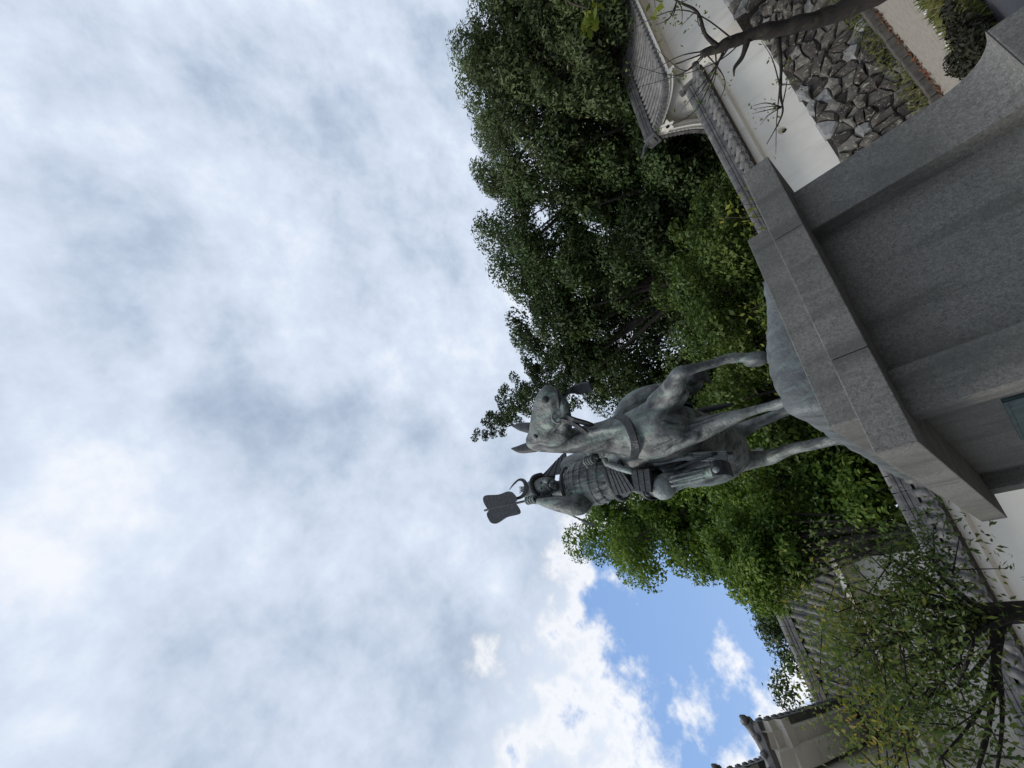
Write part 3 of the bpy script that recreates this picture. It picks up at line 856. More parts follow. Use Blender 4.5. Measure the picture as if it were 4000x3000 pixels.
# ------------------------------------------------------------------ trees behind the walls
def pol(az, r): return (r * math.sin(R(az)), r * math.cos(R(az)))
TR = [
 # label, az, r, height, crown radius, crown bottom, material, clumps, per, leaf, clump r, seed, kw
 ('olive evergreen tree at the right edge over the turret roof ridge', 42, 27, 7.4, 4.0, 2.0, 'ever_dark', 60, 200, .15, 1.25, 1, {}),
 ('tall olive-green oak with drooping leaves right of the turret gable', 30, 26, 12.0, 3.2, 3, 'ever_olive', 90, 230, .16, 1.2, 2, dict(aspect=.34, droop=(0, 0, -1.2))),
 ('tall olive-green oak standing above the turret roof', 23.5, 25, 15.2, 4.2, 3, 'ever_olive', 90, 230, .16, 1.2, 3, dict(aspect=.34, droop=(0, 0, -1.2))),
 ('dark dense evergreen behind the turret gable end', 15, 24, 18.0, 3.9, 3, 'ever_dark', 85, 220, .14, 1.2, 4, {}),
 ('tall dark evergreen right of the lifted foreleg', 8, 23, 19.2, 3.6, 3, 'ever_dark', 85, 220, .14, 1.15, 5, {}),
 ('dark evergreen whose top ends beside the horse muzzle', 2.0, 22, 18.3, 3.4, 4, 'ever_dark', 85, 200, .14, 1.1, 6, {}),
 ('thin open conifer rising behind the horse head', -1.2, 21.5, 25.2, 2.5, 13, 'ever_dark', 85, 120, .13, .62, 7, dict(shape='cone', lean=(-1.4, 0))),
 ('dark evergreen directly behind the horse neck', -9, 23, 16.6, 3.6, 3, 'ever_dark', 75, 200, .14, 1.15, 8, {}),
 ('dark evergreen behind the rider', -17, 22, 16.8, 3.4, 3, 'ever_dark', 75, 200, .14, 1.15, 9, {}),
 ('sunlit lime-green broadleaf tree left of the rider', -23.8, 20.5, 20.6, 3.3, 3, 'ever_lime', 105, 210, .14, 1.1, 10, {}),
 ('lime-green broadleaf tree beside the gallery roof', -28.8, 21, 18.0, 2.9, 3, 'ever_lime', 85, 210, .14, 1.1, 11, {}),
 ('lower bright green maple behind the lifted hoof', -7.5, 17, 8.4, 2.6, 2, 'maple', 60, 190, .11, .85, 12, {}),
 ('bright green maple right of the pedestal top', -1.0, 17.5, 8.6, 2.4, 2, 'maple', 55, 190, .11, .85, 13, {}),
 ('green maple between the turret gable and the horse', 5.5, 22.5, 9.8, 2.3, 2, 'ever_dark', 55, 180, .12, .85, 14, {}),
 ('bushy green tree behind the horse hind legs', -17.5, 16.5, 8.6, 2.6, 2, 'maple', 60, 190, .11, .85, 15, {}),
 ('bushy green tree over the coping left of the pedestal', -26.5, 16.5, 9.6, 2.3, 2, 'ever_lime', 60, 190, .12, .85, 16, {}),
 ('lime-green tree overhanging the right end of the gallery roof', -31.8, 14.2, 9.0, 1.3, 6.3, 'ever_lime', 34, 190, .10, .6, 26, dict(trunk_r=.13)),
 ('dark treetop showing over the gallery ridge', -39, 27, 14.4, 2.6, 6, 'ever_dark', 45, 170, .15, 1.1, 17, {}),
 ('small dark treetop over the gallery ridge beside the keep', -44.5, 28, 14.2, 2.2, 6, 'ever_dark', 35, 170, .15, 1.0, 18, {}),
 ('leafy evergreen filling the gap behind the turret', 12, 30, 14, 4.0, 2, 'ever_dark', 60, 160, .17, 1.3, 19, {}),
 ('leafy evergreen in the second row behind the statue', -13, 30, 14.5, 4.4, 2, 'ever_dark', 70, 160, .17, 1.3, 20, {}),
 ('leafy evergreen in the second row behind the pedestal', -1, 31, 15, 4.4, 2, 'ever_dark', 70, 160, .17, 1.3, 21, {}),
 ('leafy evergreen in the second row behind the lime trees', -25, 30, 16, 4.0, 2, 'ever_dark', 70, 160, .17, 1.3, 22, {}),
 ('olive evergreen in the second row over the turret roof', 27, 34, 14, 5.0, 2, 'ever_dark', 70, 160, .18, 1.4, 23, {}),
]
for (lab, az, r_, h, cr, cb, mt, nc, per, lf, cd, sd, kw) in TR:
    tree('evergreen_tree' if mt.startswith('ever') else 'maple_tree', lab, pol(az, r_), h, cr, cb, M[mt], nc, per, lf, cd, sd, bark='bark_pale' if sd == 6 else 'bark_dark', **kw)

# ------------------------------------------------------------------ cherry trees in front of the wall
def branchy(t, nodes, material, name='trunk'):
    mb = MB()
    for pts in nodes:
        q = catmull(pts, 7); mb.tube([p[:3] + np.array((mnoise.noise(Vector(p[:3]) * 4), mnoise.noise(Vector(p[:3]) * 4 + Vector((9, 0, 0))), 0)) * p[3] * .35 for p in q], [max(.002, p[3] * (1 + .28 * mnoise.noise(Vector(p[:3]) * 6))) for p in q], 9)
    return mb.build(name, material, t, True)

ct = thing('cherry_tree', 'old leaning cherry trunk with bare twigs in front of the turret', 'tree', (2.25, 11.75, 0))
br = (2.25, 11.75)
def rel(az, el, r_):
    p = pol(az, r_); return (p[0] - br[0], p[1] - br[1], CAM_H + r_ * math.tan(R(el)))
nodes = [[(0, 0, -.1, .20), (*rel(12.3, -5.6, 11.9), .16), (*rel(13.3, -3.9, 11.8), .14), (*rel(14.2, -2.3, 11.7), .13), (*rel(15.3, -.9, 11.6), .115), (*rel(16.2, .8, 11.5), .11), (*rel(16.7, 1.9, 11.4), .105), (*rel(17.5, 3.7, 11.3), .07)],
         [(*rel(16.9, 2.3, 11.4), .06), (*rel(18.6, 2.6, 11.2), .035), (*rel(20.5, 2.2, 11.0), .024), (*rel(22.5, 3.0, 10.8), .017), (*rel(26, 4.2, 10.5), .012)],
         [(*rel(15.6, .2, 11.5), .06), (*rel(14.8, 1.2, 11.4), .045), (*rel(14.5, 2.1, 11.35), .03), (*rel(13.9, 2.5, 11.3), .012)],
         [(*rel(13.9, -1.6, 11.7), .05), (*rel(12.0, -.9, 11.4), .03), (*rel(9.8, .3, 11.1), .022), (*rel(8.2, 1.0, 10.9), .015), (*rel(6.8, 3.2, 10.7), .006)]]
rs = np.random.default_rng(21)
tw = []
for k in range(11):
    f_ = rs.random(); s = rel(15.8 + 1.7 * f_, .6 + 3.0 * f_, 11.45)
    e_ = rel(rs.uniform(12.5, 25), rs.uniform(5, 11.5), 11 + rs.normal() * .4)
    m_ = tuple((np.array(s) + np.array(e_)) / 2 + rs.normal(size=3) * .26)
    tw.append([(*s, .016), (*m_, .009), (*e_, .003)])
for k in range(16):
    i = rs.integers(0, 4); s = rel(*[(8.8, .7, 11.0), (10.5, 0, 11.2), (20.5, 2.2, 11.0), (22.5, 3, 10.8)][i])
    e_ = np.array(s) + rs.normal(size=3) * np.array((.5, .3, .35)) + np.array((0, 0, .1)); m_ = (np.array(s) + e_) / 2 + rs.normal(size=3) * .06
    tw.append([(*s, .012), (*m_, .008), (*e_, .003)])
branchy(ct, nodes, M['bark_dark'])
branchy(ct, tw, M['bark_dark'], 'twig')
ends = np.array([t_[j][:3] for t_ in tw for j in (1, 2)])
idx = rs.integers(0, len(ends), 420); C = ends[idx] + rs.normal(size=(420, 3)) * .09
keep = rs.random(420) < .55
link('foliage', leaves_mesh('foliage', C[keep], rs.normal(size=(keep.sum(), 3)), .035, .5, .1, None, rs), M['cherry'], ct)

# leafy cherry at the left, close to the camera
cb_ = (-5.0, 5.95)
cl_ = thing('leafy_cherry_tree', 'near cherry tree with yellowing leaves in front of the left wall', 'tree', (cb_[0], cb_[1], 0))
def rl(az, el, r_):
    p = pol(az, r_); return (p[0] - cb_[0], p[1] - cb_[1], CAM_H + r_ * math.tan(R(el)))
forks = [(-33.5, 12.5, 7.0), (-36.5, 15.5, 7.4), (-42.5, 16.5, 7.3), (-47.5, 15.5, 7.0), (-43, 13.5, 6.6), (-52, 17.5, 7.3), (-38.5, 13, 6.9), (-46.5, 18.0, 7.8), (-40.5, 19, 7.8), (-50, 13.5, 6.6), (-56, 15, 7.0), (-34.5, 8.0, 7.2), (-45, 19.0, 7.9), (-37.8, 17.5, 8.2), (-45, 10.5, 6.8), (-41, 16, 6.9), (-49, 17.5, 7.4), (-36, 12, 7.4), (-53.5, 12, 6.8), (-39, 17, 7.2)]
nodes = [[(0, 0, -.1, .17), (.05, 0, 1.3, .13), (*rl(-39.9, 5.5, 7.75), .11), (*rl(-40.2, 8.0, 7.7), .07)]]
cc = []
for k, fk in enumerate(forks):
    s = rl(-40.0, 4.5 + rs.random() * 4, 7.7); e_ = rl(*fk); m_ = tuple((np.array(s) + np.array(e_)) / 2 + rs.normal(size=3) * .15)
    nodes.append([(*s, .034), (*m_, .02), (*e_, .006)])
    for j in range(13):
        f = rs.uniform(.5, 1.15); c = np.array(s) + (np.array(e_) - np.array(s)) * f + rs.normal(size=3) * np.array((.34, .34, .26))
        if mnoise.noise(Vector(c) * 1.5) < -.10: continue
        cc.append((c, .20 + .20 * rs.random()))
        nodes.append([(*(np.array(s) + (np.array(e_) - np.array(s)) * min(f, .97)), .009), (*c, .003)])
branchy(cl_, nodes, M['bark_dark'])
C, Nn = [], []
for c, r_ in cc:
    k = int(64 * (r_ / .3) ** 2); d = rs.normal(size=(k, 3)) * r_ * np.array((.62, .62, .45)); C.append(c + d); Nn.append(rs.normal(size=(k, 3)) + np.array((0, 0, .8)))
C = np.concatenate(C); Nn = np.concatenate(Nn)
link('crown', leaves_mesh('crown', C, Nn, .033, .44, .12, (0, 0, -1.6), rs), M['cherry'], cl_)

# sprigs of yellow-green shrubs reaching up behind the pedestal
def sprig(label, tips, base, leaf=.05, num=26, spread=.08):
    t = thing('leafy_shrub', label, 'shrub', (base[0], base[1], 0), 0, 'shrubs behind the pedestal')
    nodes = []; C = []
    for (az, el, r_) in tips:
        p = pol(az, r_); e_ = np.array((p[0] - base[0], p[1] - base[1], CAM_H + r_ * math.tan(R(el))))
        m_ = e_ * np.array((.45, .45, .55)) + rs.normal(size=3) * .08
        nodes.append([(rs.normal() * .05, rs.normal() * .05, -.05, .018), (*m_, .012), (*e_, .004)])
        for j in range(num):
            f = rs.uniform(.62, 1.04); C.append(m_ + (e_ - m_) * f + rs.normal(size=3) * spread)
    branchy(t, nodes, M['bark'], 'stem')
    C = np.array(C); link('foliage', leaves_mesh('foliage', C, rs.normal(size=(len(C), 3)) + np.array((0, 0, .5)), leaf, .5, .12, (0, 0, -.8), rs), M['yellow'], t)
sprig('yellow-green shrub sprigs showing above the right end of the cornice', [(4.70, 7.38, 8.20), (3.40, 7.96, 8.00), (0.44, 8.32, 8.00), (3.11, 9.67, 8.10)], pol(-11, 8.2))
sprig('yellow-green shrub sprigs above the middle of the bronze plinth', [(-7.09, 12.18, 8.00), (-8.74, 12.15, 8.00), (-9.44, 12.08, 8.10)], pol(-8, 8.1))
sprig('yellow-green shrub sprig beside the lifted hoof', [(-12.03, 12.63, 8.00), (-13.17, 12.89, 8.00), (-16.72, 12.66, 8.20)], pol(-12.5, 8.1))
# large-leaved sprig hanging in from the right
t = thing('yellow_leaf_branch', 'branch with yellowing leaves hanging in front of the turret ridge', 'branch', (*pol(31.5, 9.6), 0))
b0 = np.array((*pol(31.5, 9.6), 0))
def ab(v): az, el, r_ = v; p = pol(az, r_); return np.array((p[0], p[1], CAM_H + r_ * math.tan(R(el)))) - b0
tips = [ab((26.79, 10.42, 9.40)), ab((27.87, 9.01, 9.40)), ab((27.92, 8.02, 9.40)), ab((23.49, 4.62, 9.00))]
nodes = [[(0, 0, -.1, .05), (0.2, 0, 2.2, .035), (*(tips[1] + np.array((.5, 0, .1))), .02), (*tips[1], .010), (*tips[0], .004)], [(*(tips[1] + np.array((.5, 0, .1))), .014), (*tips[2], .008)], [(0.2, 0, 2.0, .014), (*tips[3], .004)]]
branchy(t, nodes, M['bark'], 'stem')
C = np.concatenate([tips[0] + (tips[1] - tips[0]) * rs.random((22, 1)) + rs.normal(size=(22, 3)) * .05, tips[2] + rs.normal(size=(26, 3)) * .16, tips[3] + rs.normal(size=(6, 3)) * .07])
link('foliage', leaves_mesh('foliage', C, rs.normal(size=(len(C), 3)) + np.array((0, -.6, .3)), .085, .55, .12, None, rs), M['yellow'], t)

# ------------------------------------------------------------------ granite pedestal
PY = R(39.2)
PL = (-1.368, 2.864, 0.0)
pe = thing('statue_pedestal', 'stepped grey granite pedestal with corner piers, heavy cornice and flared foot', 'pedestal', PL, PY)
def fl(z):
    t = max(0.0, min(1.0, (1.44 - z) / 0.36)); return 0.135 * (1 - math.sqrt(max(0.0, 1 - t * t))) ** 1.15
ZR = [2.285, 1.9, 1.44, 1.36, 1.29, 1.23, 1.18, 1.145, 1.118, 1.10, 1.09, 1.083, 1.08]
def pier(x0, x1, y0, y1, ox0, ox1, oy0, oy1):
    rings = []
    for z in ZR:
        o = fl(z); rings.append([(x0 - o * ox0, y0 - o * oy0, z), (x1 + o * ox1, y0 - o * oy0, z), (x1 + o * ox1, y1 + o * oy1, z), (x0 - o * ox0, y1 + o * oy1, z)][::-1])
    b = MB().loft(rings).build('corner_pier', M['granite'], pe)
    return b
BX0, BX1, BY0, BY1 = 0.22, 2.07, 0.22, 3.74
pier(BX0, 0.50, BY0, 0.41, 1, .35, 1, .35)
pier(1.68, BX1, BY0, 0.55, .35, 1, 1, .35)
pier(BX0, 0.49, 3.40, BY1, 1, .35, .35, 1)
pier(1.66, BX1, 3.40, BY1, .35, 1, .35, 1)
rings = []
for z in ZR:
    o = fl(z) * .95; rings.append([(BX0 + .15 - o, BY0 + .15 - o, z - .002), (BX1 - .15 + o, BY0 + .15 - o, z - .002), (BX1 - .15 + o, BY1 - .15 + o, z - .002), (BX0 + .15 - o, BY1 - .15 + o, z - .002)][::-1])
MB().loft(rings).build('panel_core', M['granite'], pe)
MB().bbox(BX0 - .135, BX1 + .135, BY0 - .135, BY1 + .135, 0.0, 1.078, .012).build('base_block', M['granite'], pe)
MB().bbox(BX0 - .55, BX1 + .55, BY0 - .55, BY1 + .55, -.05, 0.30, .015).build('foot_step', M['granite'], pe)
# cornice in separate stones
W_, D_, ZC0, ZC1 = 2.336, 3.92, 2.28, 2.48
def cstone(x0, x1, y0, y1): MB().bbox(x0 + .002, x1 - .002, y0 + .002, y1 - .002, ZC0, ZC1, .006).build('cornice_stone', M['granite'], pe)
for a, b in ((0, .60), (.60, 1.61), (1.61, W_)):
    cstone(a, b, 0, .55); cstone(a, b, D_ - .55, D_)
for a, b in ((.55, 1.34), (1.34, 2.45), (2.45, D_ - .55)):
    cstone(0, .6, a, b); cstone(W_ - .6, W_, a, b)
cstone(.6, W_ - .6, .55, D_ - .55)
MB().bbox(.26, 1.86, .15, 1.2, ZC1 + .001, 2.66, .006).build('tier_stone', M['granite'], pe)
MB().bbox(.26, 1.86, 1.204, 3.6, ZC1 + .001, 2.66, .006).build('tier_stone', M['granite'], pe)
# inscription plaque on the left side
pq = MB().bbox(.349, .372, 1.0, 2.2, 1.28, 1.90, .006).build('inscription_plaque', M['plaque'], pe)
pq['label'] = 'blue-green bronze inscription plaque'
mb = MB()
for (a, b, c, d) in ((1.0, 2.2, 1.88, 1.90), (1.0, 2.2, 1.28, 1.30), (1.0, 1.02, 1.30, 1.88), (2.18, 2.2, 1.30, 1.88)): mb.box(.341, .350, a, b, c, d)
mb.build('plaque_rim', M['plaque'], pq)

# ------------------------------------------------------------------ bronze equestrian statue
st = thing('equestrian_statue', 'bronze statue of an armoured rider raising a war fan on a striding horse', 'statue', (PL[0], PL[1], 0), PY)
# ground slab under the hooves
nx_, ny_ = 40, 70; X0, X1, Y0, Y1 = .43, 1.52, .27, 3.35
def mound(x, y):
    d = min(x - X0, X1 - x, y - Y0, Y1 - y)
    f = max(0.0, min(1.0, (1.50 - x) / .62)); f = f * f * (3 - 2 * f)
    z = 2.70 + (.05 + .185 * f) * (1 - math.exp(-d / .05))
    return z + .016 * mnoise.noise(Vector((x * 6, y * 6, 0))) + .010 * mnoise.noise(Vector((x * 17, y * 17, 3)))
V = []; F = []
for j in range(ny_ + 1):
    for i in range(nx_ + 1):
        x = X0 + (X1 - X0) * i / nx_; y = Y0 + (Y1 - Y0) * j / ny_
        V.append((x + .01 * mnoise.noise(Vector((x * 3, y * 3, 7))), y + .01 * mnoise.noise(Vector((x * 3, y * 3, 9))), mound(x, y)))
for j in range(ny_):
    for i in range(nx_):
        a = j * (nx_ + 1) + i; F.append((a, a + 1, a + nx_ + 2, a + nx_ + 1))
bd = [i for i in range(nx_ + 1)] + [j * (nx_ + 1) + nx_ for j in range(1, ny_ + 1)] + [ny_ * (nx_ + 1) + i for i in range(nx_ - 1, -1, -1)] + [j * (nx_ + 1) for j in range(ny_ - 1, 0, -1)]
k0 = len(V)
for b in bd: V.append((V[b][0], V[b][1], 2.655))
for i in range(len(bd)):
    j = (i + 1) % len(bd); F.append((bd[j], bd[i], k0 + i, k0 + j))
link('ground_slab', mesh('ground_slab', V, F, True), M['slab'], st)

E0 = 1.03
hb = MB()
# barrel
limb(hb, [(E0, .86, 4.13, .18), (E0, 1.02, 4.20, .37), (E0, 1.4, 4.32, .48), (E0, 1.9, 4.36, .52), (E0, 2.3, 4.42, .49), (E0, 2.55, 4.50, .38)], 20, 4, ((1, 0, 0), .70))
# breast and shoulders
limb(hb, [(0.960, 1.000, 4.597, 0.115), (0.878, 0.920, 4.275, 0.159), (0.889, 0.950, 4.056, 0.135)], 14)
limb(hb, [(1.230, 1.000, 4.568, 0.123), (1.169, 0.900, 4.233, 0.152), (1.181, 0.850, 4.030, 0.127)], 14)
limb(hb, [(1.107, 0.950, 4.593, 0.198), (0.995, 0.850, 4.198, 0.189), (0.962, 0.900, 4.006, 0.135)], 14)
limb(hb, [(0.943, 0.860, 4.466, 0.058), (0.874, 0.790, 4.188, 0.075), (0.841, 0.820, 3.989, 0.063)], 10)
limb(hb, [(1.138, 0.860, 4.387, 0.059), (1.048, 0.800, 4.151, 0.071), (1.001, 0.820, 4.002, 0.059)], 10)
limb(hb, [(0.819, 0.980, 4.392, 0.052), (0.788, 0.920, 4.122, 0.065), (0.807, 0.920, 3.868, 0.053)], 10)
limb(hb, [(1.177, 0.700, 4.908, 0.028), (1.125, 0.740, 4.598, 0.035), (1.065, 0.760, 4.364, 0.042)], 8)
limb(hb, [(1.151, 0.760, 5.197, 0.029), (1.051, 0.880, 4.939, 0.037), (0.918, 0.940, 4.629, 0.049)], 8)
# neck, arched and turned to its left
limb(hb, [(E0, 1.22, 4.62, .28), (1.134, 1.020, 4.674, 0.237), (1.150, 0.920, 4.841, 0.188), (1.180, 0.830, 5.059, 0.160), (1.223, 0.740, 5.307, 0.140), (1.294, 0.660, 5.557, 0.131), (1.327, 0.620, 5.657, 0.123)], 16)
limb(hb, [(E0, 1.35, 4.80, .20), (1.181, 1.060, 5.101, 0.114), (1.248, 0.900, 5.392, 0.098), (1.315, 0.760, 5.634, 0.087)], 12)
# head
limb(hb, [(1.341, 0.640, 5.686, 0.118), (1.350, 0.560, 5.502, 0.145), (1.436, 0.490, 5.391, 0.143), (1.524, 0.420, 5.289, 0.127), (1.587, 0.350, 5.174, 0.116), (1.622, 0.310, 5.079, 0.100)], 16)
limb(hb, [(1.303, 0.620, 5.406, 0.156), (1.258, 0.600, 5.277, 0.146), (1.257, 0.580, 5.201, 0.127)], 14)
limb(hb, [(1.238, 0.610, 5.233, 0.110), (1.300, 0.530, 5.094, 0.091), (1.371, 0.460, 5.004, 0.070), (1.452, 0.400, 4.952, 0.059), (1.506, 0.370, 4.950, 0.050)], 10)
limb(hb, [(1.409, 0.490, 5.239, 0.134), (1.485, 0.430, 5.147, 0.115), (1.560, 0.360, 5.066, 0.103), (1.605, 0.330, 5.029, 0.085)], 12)
limb(hb, [(1.609, 0.320, 4.986, 0.056), (1.558, 0.340, 4.967, 0.045)], 10)
# eye ridge and nostril rim
limb(hb, [(1.338, 0.530, 5.613, 0.033), (1.359, 0.490, 5.532, 0.033), (1.375, 0.470, 5.465, 0.024)], 8)
limb(hb, [(1.540, 0.300, 5.171, 0.026), (1.597, 0.280, 5.175, 0.029), (1.622, 0.270, 5.120, 0.029), (1.597, 0.270, 5.050, 0.025)], 8)
# near foreleg, planted
limb(hb, [(0.928, 1.000, 4.135, 0.159), (0.896, 1.020, 3.900, 0.124), (0.886, 1.000, 3.681, 0.096), (0.868, 0.970, 3.477, 0.062), (0.869, 0.990, 3.341, 0.045), (0.863, 1.010, 3.216, 0.040), (0.852, 1.010, 3.122, 0.048), (0.840, 0.980, 3.044, 0.039), (0.830, 0.960, 2.991, 0.049), (0.822, 0.940, 2.946, 0.052)], 14)
# lifted foreleg
limb(hb, [(1.210, 0.850, 4.097, 0.139), (1.216, 0.700, 3.873, 0.115), (1.220, 0.560, 3.724, 0.089), (1.228, 0.470, 3.625, 0.069), (1.228, 0.490, 3.525, 0.052), (1.232, 0.560, 3.391, 0.042), (1.246, 0.630, 3.269, 0.044), (1.244, 0.660, 3.213, 0.051), (1.229, 0.690, 3.154, 0.042), (1.201, 0.720, 3.110, 0.061), (1.184, 0.750, 3.046, 0.071)], 14)
limb(hb, [(1.203, 0.860, 3.915, 0.100), (1.192, 0.800, 3.803, 0.064)], 10)
limb(hb, [(1.182, 0.740, 3.148, 0.035), (1.155, 0.760, 3.103, 0.030)], 8)
# near hind leg
limb(hb, [(1.012, 2.350, 4.671, 0.277), (0.952, 2.400, 4.405, 0.206), (0.932, 2.480, 4.158, 0.135), (0.926, 2.600, 3.967, 0.100), (0.914, 2.640, 3.837, 0.087), (0.895, 2.500, 3.588, 0.066), (0.832, 2.360, 3.321, 0.059), (0.806, 2.300, 3.199, 0.060), (0.775, 2.240, 3.084, 0.049), (0.742, 2.200, 2.993, 0.060), (0.706, 2.200, 2.929, 0.062)], 14)
# far hind leg
limb(hb, [(1.249, 2.350, 4.461, 0.225), (1.225, 2.400, 4.189, 0.162), (1.283, 2.500, 4.009, 0.103), (1.300, 2.500, 3.892, 0.083), (1.278, 2.400, 3.644, 0.062), (1.255, 2.300, 3.413, 0.062), (1.232, 2.220, 3.231, 0.054), (1.195, 2.150, 3.106, 0.069)], 12)
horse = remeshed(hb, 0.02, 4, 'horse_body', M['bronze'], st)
# ears
mb = MB()
for ear in (((1.286, 0.660, 5.705, 0.081), (1.319, 0.650, 5.909, 0.064), (1.343, 0.640, 6.006, 0.042), (1.387, 0.640, 6.116, 0.010)), ((1.496, 0.580, 5.684, 0.069), (1.582, 0.590, 5.859, 0.055), (1.625, 0.600, 5.949, 0.036), (1.663, 0.600, 6.031, 0.010))):
    limb(mb, list(ear), 8, 3, ((0, 1, 0), .6))
mb.build('ear', M['dbronze'], horse, True)
# nostril and eye
mb = MB(); ball(mb, (1.541, 0.260, 5.089), (.048, .035, .05), 10, 8); mb.build('nostril', M['dbronze'], horse, True)
mb = MB(); ball(mb, (1.284, 0.440, 5.463), (.035, .03, .03), 10, 8); mb.build('eye', M['dbronze'], horse, True)
mb = MB(); limb(mb, [(1.574, 0.285, 4.918, 0.014), (1.503, 0.310, 4.939, 0.017), (1.430, 0.360, 4.984, 0.014)], 6); mb.build('mouth_slit', M['dbronze'], horse, True)
# mane, cropped along the far side of the crest
mb = MB()
for k in range(9):
    t = k / 8
    a = np.array((1.344, 0.720, 5.840)) * (1 - t) + np.array((1.148, 1.160, 5.192)) * t
    limb(mb, [(*a, .05), (*(a + np.array((.04, .06, .05))), .035), (*(a + np.array((.1, .05, -.12))), .012)], 6, 2)
mb.build('mane', M['bronze'], horse, True)
# tail
mb = MB()
for k in range(7):
    o = np.random.default_rng(k).normal(size=3) * .03
    limb(mb, [(E0 + o[0], 2.72, 4.62, .06), (E0 + o[0], 2.98 + o[1], 4.5, .07), (E0 + o[0], 3.02 + o[1], 4.25, .06), (E0 + .03 + o[0], 2.98 + o[1], 3.98, .02)], 7, 3)
mb.build('tail', M['bronze'], horse, True)

def strap(name, pts, w, th, parent, material, up=(0, 0, 1)):
    q = [np.array(p) for p in catmull(pts, 5)]
    mb = MB(); rings = []
    for i, p in enumerate(q):
        t = q[min(i + 1, len(q) - 1)] - q[max(i - 1, 0)]; t /= np.linalg.norm(t) + 1e-9
        s_ = np.cross(t, np.array(up)); s_ /= np.linalg.norm(s_) + 1e-9; u = np.cross(s_, t)
        rings.append([tuple(p + u * w + s_ * th), tuple(p + u * w - s_ * th), tuple(p - u * w - s_ * th), tuple(p - u * w + s_ * th)])
    mb.loft(rings)
    return mb.build(name, material, parent, False)
# reins and bridle
strap('rein', [(1.301, 0.400, 5.020), (1.249, 0.500, 4.940), (1.174, 0.680, 4.929), (1.067, 0.840, 4.939), (0.986, 0.970, 4.983)], .028, .012, horse, M['bronze'])
strap('rein', [(1.323, 0.420, 4.986), (1.269, 0.460, 4.900), (1.252, 0.600, 4.862), (1.255, 0.720, 4.873)], .034, .012, horse, M['bronze'])
strap('cheek_strap', [(1.289, 0.420, 5.057), (1.250, 0.460, 5.254), (1.227, 0.560, 5.528)], .016, .010, horse, M['bronze'])
strap('breast_strap', [(1.309, 0.860, 4.609), (1.124, 0.700, 4.415), (0.935, 0.660, 4.347), (0.826, 0.720, 4.386), (0.807, 0.900, 4.540)], .040, .012, horse, M['bronze'])
mb = MB(); c0 = np.array((1.342, 0.385, 5.042))
vv = np.array((-.75, -3.08, 2.0)) - c0; vv /= np.linalg.norm(vv); s1 = np.cross(vv, (0, 0, 1)); s1 /= np.linalg.norm(s1); s2 = np.cross(s1, vv)
for (cc_, rr, rt) in ((c0, .068, .012),):
    pts = [tuple(cc_ + s1 * rr * math.cos(a) + s2 * rr * math.sin(a)) for a in [2 * math.pi * k / 18 for k in range(19)]]
    mb.tube(pts, [rt] * 19, 6)
for k in range(4):
    a = k * math.pi / 2 + .5; p = c0 + s1 * .034 * math.cos(a) + s2 * .034 * math.sin(a)
    pts = [tuple(p + s1 * .03 * math.cos(b) + s2 * .03 * math.sin(b)) for b in [2 * math.pi * j / 10 for j in range(11)]]; mb.tube(pts, [.007] * 11, 5)
mb.build('bit_ring', M['bronze'], horse, True)
strap('bit_tassel', [(1.606, 0.460, 4.996), (1.627, 0.500, 4.892), (1.614, 0.520, 4.779), (1.597, 0.540, 4.658)], .058, .016, horse, M['dbronze'])
# saddle, flap, girth fringe
mb = MB()
limb(mb, [(E0, 1.25, 4.86, .22), (E0, 1.5, 4.82, .26), (E0, 1.85, 4.90, .24)], 14, 4, ((1, 0, 0), 1.25)); 
limb(mb, [(E0 - .2, 1.22, 4.95, .05), (E0, 1.2, 5.10, .06), (E0 + .2, 1.22, 4.95, .05)], 8); limb(mb, [(E0 - .25, 1.9, 4.95, .05), (E0, 1.95, 5.15, .06), (E0 + .25, 1.9, 4.95, .05)], 8)
saddle = mb.build('saddle', M['bronze'], st, True)
for sx in (-1, 1):
    mb = MB(); xx = E0 + sx * .36
    xx -= .05 * (sx > 0)
    prof = [(xx + sx * .05, 1.2, 4.6), (xx + sx * .05, 1.60, 4.6), (xx + sx * .02, 1.58, 3.84 + .25 * (sx > 0)), (xx + sx * .0, 1.36, 3.74 + .25 * (sx > 0)), (xx + sx * .02, 1.12, 3.84 + .25 * (sx > 0))]
    mb.loft([prof, [(p[0] - sx * .03, p[1], p[2]) for p in prof]]); mb.build('saddle_flap', M['dbronze'], saddle)
mb = MB()
for k, (a, b) in enumerate([((0.766, 1.200, 4.099), (0.669, 1.200, 3.740)), ((0.751, 1.200, 4.103), (0.646, 1.200, 3.742)), ((0.734, 1.190, 4.107), (0.621, 1.190, 3.742)), ((0.717, 1.180, 4.112), (0.598, 1.180, 3.739)), ((0.704, 1.180, 4.121), (0.580, 1.180, 3.745))]):
    limb(mb, [(*a, .012), (*((np.array(a) + np.array(b)) / 2), .016), (*b, .014)], 6, 3)
limb(mb, [(0.764, 1.160, 4.465, 0.024), (0.738, 1.170, 4.234, 0.023), (0.719, 1.190, 4.078, 0.031)], 6)
mb.build('girth_fringe', M['bronze'], saddle, True)

# rider ---------------------------------------------------------------
rb = MB()
limb(rb, [(0.909, 1.480, 5.018, 0.200), (0.901, 1.480, 5.229, 0.217), (0.901, 1.440, 5.479, 0.267), (0.935, 1.420, 5.710, 0.261), (0.965, 1.420, 5.905, 0.174), (0.954, 1.410, 6.037, 0.115), (0.983, 1.390, 6.180, 0.103)], 18, 4, ((0, 1, 0), .78))
